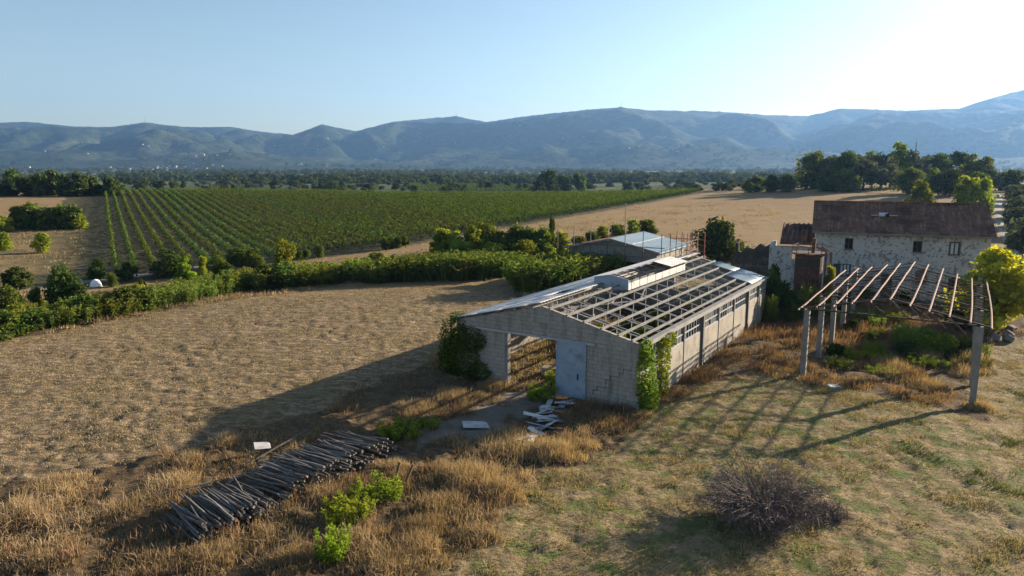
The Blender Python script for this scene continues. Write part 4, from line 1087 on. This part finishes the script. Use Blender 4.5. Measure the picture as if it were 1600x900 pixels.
for i in range(34):
    c = 640 + i * 7.5
    a = at(c + 22 - i * .3, 300.5); b = at(c - 14 - i * .2, 287 + i * .03)
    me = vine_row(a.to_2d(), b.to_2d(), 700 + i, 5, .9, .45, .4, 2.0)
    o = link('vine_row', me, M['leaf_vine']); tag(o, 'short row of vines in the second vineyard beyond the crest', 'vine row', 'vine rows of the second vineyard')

# ------------------------------------------------------------------ weathered poles
pole_meshes = []
for k in range(9):
    gg = random.Random(900 + k); L = 2.75 + gg.uniform(-.35, .25); b = B()
    bx, bz = gg.uniform(-.09, .09), gg.uniform(-.06, .06); pts = [(bx * math.sin(math.pi * j / 4) + gg.uniform(-.025, .025), L * (j / 4 - .5), bz * math.sin(math.pi * j / 4) + gg.uniform(-.02, .02)) for j in range(5)]
    b.tube(pts, [.046, .044, .041, .037, .031], 6); me = b.mesh('wooden_pole'); me.materials.append(M['wood'] if k % 3 else M['wood2']); pole_meshes.append(me)
def pile(a, b, back, n, layers, lb, grp, seed, skew=.12, hmax=1.0):
    gg = random.Random(seed); ax = (b - a); d = (back.normalized()); L = ax.length
    for ly in range(layers):
        m = int(n * (1 - .10 * ly))
        for i in range(m):
            t = (i + .5 + gg.uniform(-.4, .4)) / m; t = .04 * ly + t * (1 - .08 * ly)
            prof = .55 + .45 * math.sin(math.pi * min(1, max(0, t * .8 + .15)))
            p = a + ax * t + d * gg.uniform(-.18, .18) + d * 1.15
            z = Z(p.x, p.y) + .07 + ly * hmax / layers * prof + gg.uniform(-.02, .04)
            o = bpy.data.objects.new('wooden_pole', pole_meshes[gg.randrange(9)]); COL.objects.link(o)
            yaw = math.atan2(-d.x, d.y) + gg.gauss(0, skew) * (1.6 if ly == layers - 1 else 1)
            w_ = gg.uniform(.7, 1.3); o.scale = (w_, gg.uniform(.85, 1.08), w_); o.location = (p.x, p.y, z); o.rotation_euler = (gg.gauss(0, .03) + (.06 if ly else .0), gg.uniform(0, 6), yaw)
            tag(o, lb, 'pole', grp)
a1, b1 = Vector((-11.0, 22.9)), Vector((-8.9, 25.6)); a2, b2 = Vector((-9.0, 25.7)), Vector((-5.3, 31.5))
pile(a1, b1, Vector((-1.95, 1.8)), 44, 3, 'weathered grey pole in the nearer, lower stack', 'poles of the near stack', 61, .055, .95)
pile(a2, b2, Vector((-2.1, 1.25)), 64, 3, 'weathered grey pole in the longer, farther stack', 'poles of the far stack', 62, .05, 1.15)
def strew(px, py, L, yaw, lb, mt=None, r=.05, tilt=0.05):
    p = at(px, py); b = B().tube([(0, -L / 2, 0), (0, 0, .03), (0, L / 2, 0)], r, 6); o = b.obj('loose_pole', mt or M['wood2']); o.location = (p.x, p.y, p.z + r + .06 + abs(tilt) * L / 2); o.rotation_euler = (tilt, 0, yaw); tag(o, lb, 'pole')
strew(397, 742, 2.6, R_(-35), 'pale loose pole lying behind the gap between the stacks'); strew(532, 735, 2.3, R_(-62), 'pale loose pole lying in front of the longer stack', M['white'], .06)
strew(280, 772, 2.4, R_(-60), 'flat grey pole lying in straw behind the nearer stack'); strew(440, 708, 3.0, R_(-38), 'bent pole leaning on the back of the longer stack', M['wood'], .045, .18)
for px, py, L, lean, lb in ((612, 764, 1.3, (.25, .2), 'left of two leaning stakes behind the bright green bush'), (628, 762, 1.1, (.4, .25), 'right of two leaning stakes behind the bright green bush')):
    p = at(px, py); o = B().tube([(0, 0, -.15), (lean[0] * L, lean[1] * L, L * .8)], .055, 6).obj('leaning_stake', M['timber']); o.location = p; tag(o, lb, 'stake')

# ------------------------------------------------------------------ rubble and small things
def slab(px, py, sx, sy, rot, lb, grp=None, mt='white', th=.03, lift=.05, name='broken_sheet'):
    p = at(px, py); b = B(); gg = random.Random(px * 31 + py)
    ring = [(sx / 2 * a * gg.uniform(.82, 1.05), sy / 2 * c * gg.uniform(.82, 1.05)) for a, c in ((-1, -1), (1, -1), (1, .55), (.6, 1), (-1, 1))]; n = 5
    m = Euler(rot).to_matrix(); top = [m @ Vector((x, y, th / 2 + .02 * math.sin(9 * x))) for x, y in ring]; bot = [m @ Vector((x, y, -th / 2 + .02 * math.sin(9 * x))) for x, y in ring]
    b.poly(top); b.poly(list(reversed(bot)))
    for i in range(n): j = (i + 1) % n; b.poly([bot[i], bot[j], top[j], top[i]])
    o = b.obj(name, M[mt]); o.location = (p.x, p.y, p.z + lift); tag(o, lb, 'sheet', grp)
lbs = 'broken white roofing sheet in the heap beside the shed door'; gs = 'broken sheets heaped by the shed door'
gg = random.Random(44)
for k in range(34):
    t = gg.random(); px = 880 - 62 * t + gg.gauss(0, 9); py = 632 + 62 * t + gg.gauss(0, 5)
    slab(int(px), int(py), gg.uniform(.5, 1.5), gg.uniform(.2, .55), (gg.uniform(-.3, .3), gg.uniform(-.25, .25), gg.gauss(.7, .8)), lbs, gs, ('white', 'sheet', 'bluegrey', 'white', 'sheet')[k % 5], .02, .04 + .22 * gg.random())
slab(743, 666, 1.35, 1.0, (0, .02, .1), 'flat pale blue grey sheet lying alone on the dirt track', None, 'white', .03, .09)
slab(411, 711, .75, .5, (.3, .1, .4), 'bright white scrap of sheet behind the longer pole stack', None, 'white', .02, .45)
slab(1303, 606, .9, .5, (.1, .1, .3), 'pale stone slab in the grass under the canopy front', None, 'white', .12, .08, 'stone_slab')
slab(1118, 548, .8, .5, (.2, .1, .3), 'pale slab lying at the foot of the shed side wall', None, 'white', .1, .15, 'stone_slab')
# white dome
p = at(150, 448); V = []; Fq = []; nr, ns = 7, 18
for i in range(nr + 1):
    a = math.pi / 2 * i / nr
    for j in range(ns): t = 2 * math.pi * j / ns; V.append((.68 * math.cos(a) * math.cos(t), .68 * math.cos(a) * math.sin(t), .95 * math.sin(a)))
for i in range(nr):
    for j in range(ns): c = i * ns + j; d = i * ns + (j + 1) % ns; Fq.append((c, d, d + ns, c + ns))
rt = empty('white_dome', p); tag(rt, 'small white dome shaped shelter on the orchard strip', 'dome')
b = B(); b.v = V; b.f = Fq; b.obj('shell', M['white_paint'], rt, True); B().tube([(0, 0, -.1), (0, 0, .08)], .78, 18).obj('base_ring', M['concrete'], rt)
# concrete trough inside the shed
p = shed(4.9, 3.2, 0); rt = empty('concrete_trough', p, SH_ANG - 1.2); tag(rt, 'broken concrete trough just inside the shed door opening', 'trough')
B().bb(-.6, .6, -.3, .3, .42, .55).obj('slab', M['concrete'], rt); B().bb(-.6, -.42, -.28, .28, 0, .417).obj('leg', M['concrete'], rt); B().bb(.42, .6, -.28, .28, 0, .417).obj('leg', M['concrete'], rt)
# rubble bank behind the canopy
for k in range(14):
    px, py = 1535 + g.uniform(-14, 50), 520 + g.uniform(-10, 14); p = at(px, py)
    b = B(); s = g.uniform(.35, .8); b.box((0, 0, 0), (s, s * .8, s * .7), Euler((g.random(), g.random(), g.random())).to_matrix()); o = b.obj('rubble_stone', M['stone'])
    bv = o.modifiers.new('round', 'BEVEL'); bv.width = .12 * s; bv.segments = 2; o.location = (p.x, p.y, p.z + s * .25); tag(o, 'dark block of stone in the rubble heap under the yellow tree', 'stone', 'stones of the rubble heap')

# ------------------------------------------------------------------ weeds, ivy, brush
def ivy(name, boxes, n, leaf, lb, seed, mt='leaf_ivy'):
    gg = np.random.default_rng(seed); P = []; Nn = []
    bw = np.array([max(b[1] - b[0], .3) * (b[5] - b[4]) + max(b[3] - b[2], .3) * (b[5] - b[4]) for b in boxes]); bw /= bw.sum()
    for b, w in zip(boxes, bw):
        m = int(n * w); c = np.array([(b[0] + b[1]) / 2, (b[2] + b[3]) / 2, (b[4] + b[5]) / 2]); h = np.array([(b[1] - b[0]) / 2, (b[3] - b[2]) / 2, (b[5] - b[4]) / 2])
        d = gg.normal(size=(m, 3)); d /= (np.abs(d) ** 3).sum(1, keepdims=True) ** (1 / 3)
        rad = 1 - .3 * gg.random((m, 1)) + .35 * (fbm(d[:, 0] * 3 + d[:, 1] * 2, d[:, 2] * 5, seed, 3)[:, None] - .5)
        P.append(c + d * h * rad); Nn.append(d + gg.normal(size=(m, 3)) * .6 + np.array([0, 0, .4]))
    P = np.vstack(P); Nn = np.vstack(Nn); Nn /= np.linalg.norm(Nn, axis=1, keepdims=True); P[:, 2] = np.maximum(P[:, 2], .02)
    V, q = quads(P, Nn, leaf * (.6 + .8 * gg.random(len(P))))
    o = link(name, mesh_np(name, V, [q], np.repeat(gg.random(len(P)), 4)), M[mt]); o.location = SH_O; o.rotation_euler = (0, 0, math.atan2(SW.y, SW.x)); tag(o, lb, 'ivy')
ivy('ivy', [(-1.2, .8, -.8, 1.3, .3, 3.95), (-.8, 1.8, -.6, .3, 0, 2.8), (-1.5, 0, -.6, 1.2, 0, 2.0), (-.5, 2.2, -.35, .0, 1.7, 3.3), (.8, 2.6, -.4, 0, 0, 1.2)], 7500, .15, 'dark ivy smothering the left front corner of the shed', 1, 'leaf_ivy')
ivy('ivy', [(11.75, 12.7, -.35, .9, 0, 3.6), (11.95, 12.9, -.2, 1.0, 0, 1.7), (11.9, 12.5, -.3, .8, 2.6, 3.9)], 3200, .15, 'bright green ivy column on the right front corner of the shed', 2, 'leaf_bright')
ivy('ivy', [(11.95, 12.55, 2.3, 3.5, 1.2, 3.5), (11.95, 12.5, 2.6, 3.3, 0, 1.6), (11.9, 12.5, 3.2, 4.4, 2.7, 3.6)], 1500, .15, 'thin ivy strand on the shed side wall beside the corner column', 3, 'leaf_bright')
W1 = [('weed_bush', [('leaves', weed_mesh(800 + k, 2600, .085))]) for k in range(3)]
for i, (x, y, t, w, lb) in enumerate(((592, 782, 738, 84, 'wide bright green weed bush, farthest of the three in front of the pole stack'), (548, 812, 762, 84, 'bright green weed bush, middle of the three in the dry grass'), (522, 872, 806, 62, 'darker green weed bush, nearest of the three in the dry grass'), (847, 624, 594, 46, 'low dark green tuft growing before the shed door'), (624, 680, 652, 74, 'dull green weed patch in shadow beside the dirt track'), (868, 600, 570, 30, 'small weed at the door edge inside the shed'), (670, 668, 650, 40, 'second dull weed patch in shadow, nearer the shed'))):
    plant_px(W1[i % 3], x, y, t, w, lb, 'weed')
for x, y, t, w in ((1410, 545, 500, 40), (1440, 548, 522, 60), (1475, 552, 520, 50), (1425, 530, 505, 60), (1335, 498, 482, 60), (1375, 498, 484, 60), (1400, 502, 484, 50), (1450, 530, 515, 44), (1535, 560, 532, 26), (1300, 500, 480, 40), (1340, 560, 540, 50), (1375, 585, 570, 50), (1310, 575, 556, 44)):
    plant_px((W1[:1] + T_WEEDY + T_SHLIME[:1])[g.randrange(5)], x, y, t, w, 'green weed growing on the dry ground under the canopy', 'weed', 'weeds under the canopy')
for lx, ly, s in ((4.4, 9.5, 1.3), (5.8, 11.5, 1.4), (5.2, 14, 1.7), (6.8, 13.2, 1.4), (3.6, 12, 1.6), (6.0, 18, 1.9)):
    plant(T_SHLIME[g.randrange(2)], shed(lx, ly), s * 1.3, s, 'yellow green bush growing inside the roofless shed', 'bush', 'bushes inside the shed')
for x, y, t, w, pr, lb in ((1205, 492, 408, 36, T_DARK[0], 'dark leafy tree between the shed end and the silo'), (1222, 492, 430, 40, T_SHDARK[0], 'dark creeper mass at the foot of the silo'), (1258, 486, 452, 44, T_SHDARK[1], 'dark creeper mass right of the silo foot'), (1275, 470, 412, 24, T_LIME[1], 'lime green creeper hanging on the silo pipes'), (1190, 415, 392, 34, T_SHRUB[0], 'green shrub behind the far end of the shed'), (1168, 408, 384, 30, T_SHDARK[2], 'dark shrub by the broken wall'), (1236, 504, 470, 50, T_SHDARK[2], 'low dark bush before the silo'), (1300, 480, 456, 40, T_SHDARK[0], 'dark bush between silo and farmhouse'), (1350, 470, 446, 40, T_SHDARK[1], 'dark bush against the farmhouse wall'), (1500, 512, 482, 60, T_SHDARK[1], 'dark bush behind the right canopy posts')):
    plant_px(pr, x, y, t, w, lb, 'tree' if 'tree' in lb else 'bush')
for i, (x, y, w, h, pr, lb) in enumerate(((22.2, 61.0, 2.6, 4.4, T_DARK[1], 'tall dark tree filling the corner between shed and silo'), (23.6, 60.2, 2.4, 2.6, T_SHDARK[2], 'dark bush before the left foot of the silo'), (24.9, 60.6, 2.4, 3.3, T_WEEDY[0], 'leafy creeper at the front foot of the silo'), (27.2, 61.2, 1.9, 4.6, T_LIME[1], 'lime creeper climbing the silo pipes'), (28.6, 62.6, 2.4, 2.2, T_SHDARK[0], 'dark bush right of the silo'), (21.4, 58.8, 1.7, 2.6, T_WEEDY[1], 'green creeper at the far corner of the shed'), (31.5, 66.5, 2.6, 1.8, T_SHDARK[1], 'dark low bush before the farmhouse wall, left'), (35.5, 64.5, 2.8, 1.7, T_SHDARK[2], 'dark low bush before the farmhouse wall, middle'), (39.0, 62.0, 2.8, 1.9, T_SHDARK[0], 'dark low bush before the farmhouse wall, right'))):
    plant(pr, Vector((x, y, Z(x, y))), w, h, lb, 'tree' if 'tree' in lb else 'bush')
for i in range(22):
    q = Vector((18.0, 43.2, 0)) + SW * g.uniform(.5, 9.5) + SU * g.uniform(6, 19); q.z = Z(q.x, q.y)
    plant((T_WEEDY + T_SHDARK)[g.randrange(6)], q, g.uniform(1, 2.2), g.uniform(.5, 1.1), 'green weed growing on the dry ground under the canopy', 'weed', 'weeds under the canopy')
# heap of dry branches
def brush(loc, w, h, n, lb, seed):
    gg = np.random.default_rng(seed); b = B(); rr = random.Random(seed)
    for k in range(n):
        a = rr.random() * 6.283; q = math.sqrt(rr.random()); sx = rr.gauss(0, .25)
        p = Vector((w * .7 * q * math.cos(a), w * .55 * q * math.sin(a), 0))
        ln = h * rr.uniform(.55, 1.1) * (1.05 - .45 * q); out = .25 + .9 * q + rr.uniform(-.15, .35); a2 = a + rr.gauss(0, .8)
        pts = [p]; d = Vector((math.cos(a2) * out * .5, math.sin(a2) * out * .5, 1)).normalized()
        for m in range(5):
            p = p + d * ln / 5; d = (d + Vector((math.cos(a2) * .16 + rr.gauss(0, .12), math.sin(a2) * .16 + rr.gauss(0, .12), -.20 * out))).normalized(); pts.append(Vector((p.x, p.y, max(p.z, .03))))
        b.tube(pts, [.016, .014, .012, .010, .008, .005], 3, False)
        for m in range(11):
            f = rr.uniform(.6, 4.9); i0 = int(f); p0 = pts[i0].lerp(pts[i0 + 1], f - i0)
            d2 = Vector((rr.gauss(0, 1), rr.gauss(0, 1), rr.gauss(.15, .7))).normalized(); L = rr.uniform(.2, .55)
            p1 = p0 + d2 * L * .5 + Vector((0, 0, .02)); p2 = p0 + d2 * L + Vector((rr.gauss(0, .05), rr.gauss(0, .05), -.06)); p1.z = max(p1.z, .02); p2.z = max(p2.z, .02)
            b.tube([p0, p1, p2], [.009, .007, .004], 3, False)
    o = b.obj('brush_heap', M['twig']); o.location = loc; tag(o, lb, 'brush heap')
p = at(1192, 812); brush(p, 1.75, 3.2, 420, 'large grey heap of dry branches on the mown grass', 5)
p = at(1290, 806); brush(p, .9, .65, 60, 'small low heap of dry twigs beside the large branch heap', 6)

# ------------------------------------------------------------------ dry grass, litter, short grass (uncountable)
def blades(P, h, lean, width, seed, per=14, spread=.16):
    """tufts of curved blades at points P (n,3)"""
    gg = np.random.default_rng(seed); n = len(P) * per
    b = np.repeat(P, per, 0).copy(); hh = np.repeat(np.asarray(h), per) * (.45 + .65 * gg.random(n)); sp = np.repeat(np.asarray(spread) * np.ones(len(P)), per)
    b[:, :2] += gg.normal(size=(n, 2)) * sp[:, None]
    a = gg.random(n) * 6.283; ln = np.abs(gg.normal(size=n)) * lean
    d = np.stack([np.cos(a) * ln + .10, np.sin(a) * ln - .05, np.ones(n)], 1); d /= np.linalg.norm(d, axis=1, keepdims=True)
    mid = b + d * hh[:, None] * .55; tip = b + d * hh[:, None] + np.stack([np.cos(a), np.sin(a), -np.ones(n) * .5], 1) * (hh * ln * .5)[:, None]
    tip[:, 2] = np.maximum(tip[:, 2], b[:, 2] + .01)
    s = gg.normal(size=(n, 3)) * np.array([1, 1, .2]); s /= np.linalg.norm(s, axis=1, keepdims=True); s *= np.asarray(width) * (.6 + .8 * gg.random((n, 1)))
    V = np.stack([b - s, b + s, mid + s * .8, mid - s * .8, tip], 1).reshape(-1, 3)
    k = np.arange(n) * 5; return V, np.stack([k, k + 1, k + 2, k + 3], 1), np.stack([k + 3, k + 2, k + 4], 1), n
def scatter(n, x0, x1, y0, y1, seed):
    gg = np.random.default_rng(seed); return gg.uniform(x0, x1, n), gg.uniform(y0, y1, n)
def in_shed(x, y, m=0.0):
    rx = x - SH_O.x; ry = y - SH_O.y; a = rx * SW.x + ry * SW.y; c = rx * SU.x + ry * SU.y
    return (a > -m) & (a < SH_W + m) & (c > -m) & (c < SH_L + m)
def grass(name, mt, n, area, seed, rule, hfun, lean, width, per, tintfun, spread=.16):
    x, y = scatter(n, *area, seed); za, zb = zones(x, y)
    pr = rule(x, y, za, zb); kp = np.random.default_rng(seed + 1).random(n) < pr
    x, y, za = x[kp], y[kp], za[kp]; z = gz(x, y) + micro(x, y, za) - .02
    h = hfun(x, y)
    V, q, t, m = blades(np.stack([x, y, z], 1), h, lean, width, seed + 2, per, spread)
    tint = np.clip(np.repeat(tintfun(x, y), per) + np.random.default_rng(seed + 3).normal(size=m) * .17, 0, 1)
    o = link(name, mesh_np(name, V, [q, t], np.repeat(tint, 5)), M[mt]); tag(o, kind='stuff')
clump = lambda x, y: fbm(x / 2.3, y / 2.3, 61, 3)
low_grass = lambda x, y: 1 - .72 * ss(0, 1.5, np.minimum(np.minimum(x + 19, -3.2 - x), np.minimum(y - 28.5 - .35 * (x + 14), 47 - y))) - .6 * ss(0, 1.5, np.minimum(np.minimum(x + 21, -12.2 - x), np.minimum(y - 20.8, 25.4 - y)))
def r_tall(x, y, za, zb):
    base = (1 - np.clip(za[:, 0] + za[:, 1] + za[:, 2] * .8 + zb[:, 0], 0, 1)) * (1 - .9 * in_shed(x, y)) * (1 - zb[:, 1] * .7) * (1 - za[:, 3])
    return base * ss(.36, .62, clump(x, y))
golden = lambda x, y: ss(.42, .6, fbm(x / 6, y / 6, 66, 3))
grass('dry_grass', 'straw', 17000, (-32, 34, 15, 52), 1000, r_tall, lambda x, y: (.2 + .75 * ss(.42, .72, clump(x, y)) * (.4 + .6 * golden(x, y))) * np.maximum(low_grass(x, y), .15), .75, .012, 26, lambda x, y: .25 + .6 * golden(x, y), .2)
def r_rust(x, y, za, zb):
    m = (x > 5) & (y > 36) & (y < 66) & (x < 40)
    return r_tall(x, y, za, zb) * np.where(m, 1.3, .25)
grass('rust_grass', 'straw_rust', 11000, (-24, 42, 20, 72), 1100, r_rust, lambda x, y: .3 + .55 * clump(x, y), .45, .018, 18, lambda x, y: clump(x, y), .25)
grass('straw_litter', 'stub_blade', 46000, (-48, 10, 24, 80), 1200, lambda x, y, za, zb: za[:, 0] * (.35 + .65 * ss(.4, .6, fbm(x / 2.9, y / 1.7, 63, 4))), lambda x, y: .10 + .12 * clump(x, y), 1.6, .014, 7, lambda x, y: .3 + .6 * fbm(x / 3, y / 3, 64, 3), .22)
green = lambda x, y: ss(.5, .62, fbm(x / 1.5, y / 1.5, 68, 4)) * ss(.36, .56, fbm(x / 14, y / 14, 69, 3))
grass('short_grass', 'lawn_blade', 68000, (-8, 42, 14, 52), 1300, lambda x, y, za, zb: za[:, 1] * (.35 + .65 * ss(.42, .6, fbm(x / .8, y / .8, 65, 3))), lambda x, y: .06 + .22 * ss(.4, .75, fbm(x / .9, y / .9, 62, 3)), 1.0, .011, 8, lambda x, y: 1 - .9 * green(x, y) - .15, .14)
grass('shed_floor_grass', 'straw', 900, (-4, 24, 36, 66), 1400, lambda x, y, za, zb: in_shed(x, y, -.4) * 1.0, lambda x, y: .3 + .3 * clump(x, y), .5, .018, 18, lambda x, y: golden(x, y), .25)
grass('field_edge_grass', 'straw', 3000, (-60, 14, 44, 84), 1500, lambda x, y, za, zb: (1 - za[:, 0]) * (1 - za[:, 1]) * (y < 86) * (y > 47) * (x < 8) * (1 - in_shed(x, y, .5)), lambda x, y: .3 + .4 * clump(x, y), .5, .03, 14, lambda x, y: .3 + .5 * golden(x, y), .3)

grass('meadow_grass', 'straw', 9000, (-120, 70, 82, 220), 1600, lambda x, y, za, zb: np.clip(zb[:, 1] + za[:, 3], 0, 1) * (y < 235) * (.15 + .85 * ss(.45, .62, fbm(x / 9, y / 9, 81, 3))), lambda x, y: .2 + .4 * fbm(x / 5, y / 5, 82, 2), .7, .05, 8, lambda x, y: .2 + .5 * golden(x, y), .45)
def clumps():
    gg = np.random.default_rng(2100); P = []; H = []; T = []
    for px, py, rad, n, h, t in ((728, 752, 1.3, 110, .95, .8), (778, 772, 1.0, 80, .85, .75), (690, 795, 1.2, 90, .7, .6), (862, 712, 1.2, 120, .95, .85), (905, 700, .8, 50, .6, .7), (655, 862, 1.1, 80, .7, .65), (600, 888, 1.0, 70, .7, .7), (740, 840, .9, 60, .6, .55), (330, 872, 1.0, 70, .65, .6), (90, 760, 1.2, 70, .6, .7), (355, 700, .6, 40, .9, .7), (465, 712, .6, 40, .75, .75), (300, 722, .7, 40, .7, .7), (80, 872, 1.3, 80, .6, .6), (240, 880, 1.2, 80, .6, .5), (450, 880, 1.0, 70, .6, .45), (650, 640, 1.3, 80, .6, .75), (700, 622, 1.2, 80, .7, .7), (770, 605, .7, 60, .7, .5), (620, 735, .9, 50, .6, .7), (690, 742, 1.0, 60, .6, .55), (1530, 640, .6, 60, .7, .7), (1450, 605, 1.2, 90, .7, .55), (1395, 590, 1.2, 90, .7, .5), (1340, 600, .8, 50, .6, .5), (1000, 650, .5, 40, .5, .7), (940, 660, .9, 60, .6, .35), (880, 655, .8, 40, .6, .3), (520, 780, 1.0, 50, .6, .4), (660, 830, 1.0, 60, .6, .35)):
        c = at(px, py); q = gg.normal(size=(n, 2)) * rad * .5
        P.append(np.stack([c.x + q[:, 0], c.y + q[:, 1], gz(c.x + q[:, 0], c.y + q[:, 1])], 1)); H.append(h * (.6 + .5 * gg.random(n)) * np.exp(-(q ** 2).sum(1) / (rad * rad) * .5)); T.append(np.clip(t + gg.normal(size=n) * .15, 0, 1))
    P = np.vstack(P); V, q, t, m = blades(P, np.concatenate(H), .5, .011, 2101, 30, .14)
    tint = np.clip(np.repeat(np.concatenate(T), 30) + np.random.default_rng(5).normal(size=m) * .2, 0, 1)
    o = link('tall_dry_grass', mesh_np('tall_dry_grass', V, [q, t], np.repeat(tint, 5)), M['straw']); tag(o, kind='stuff')
clumps()
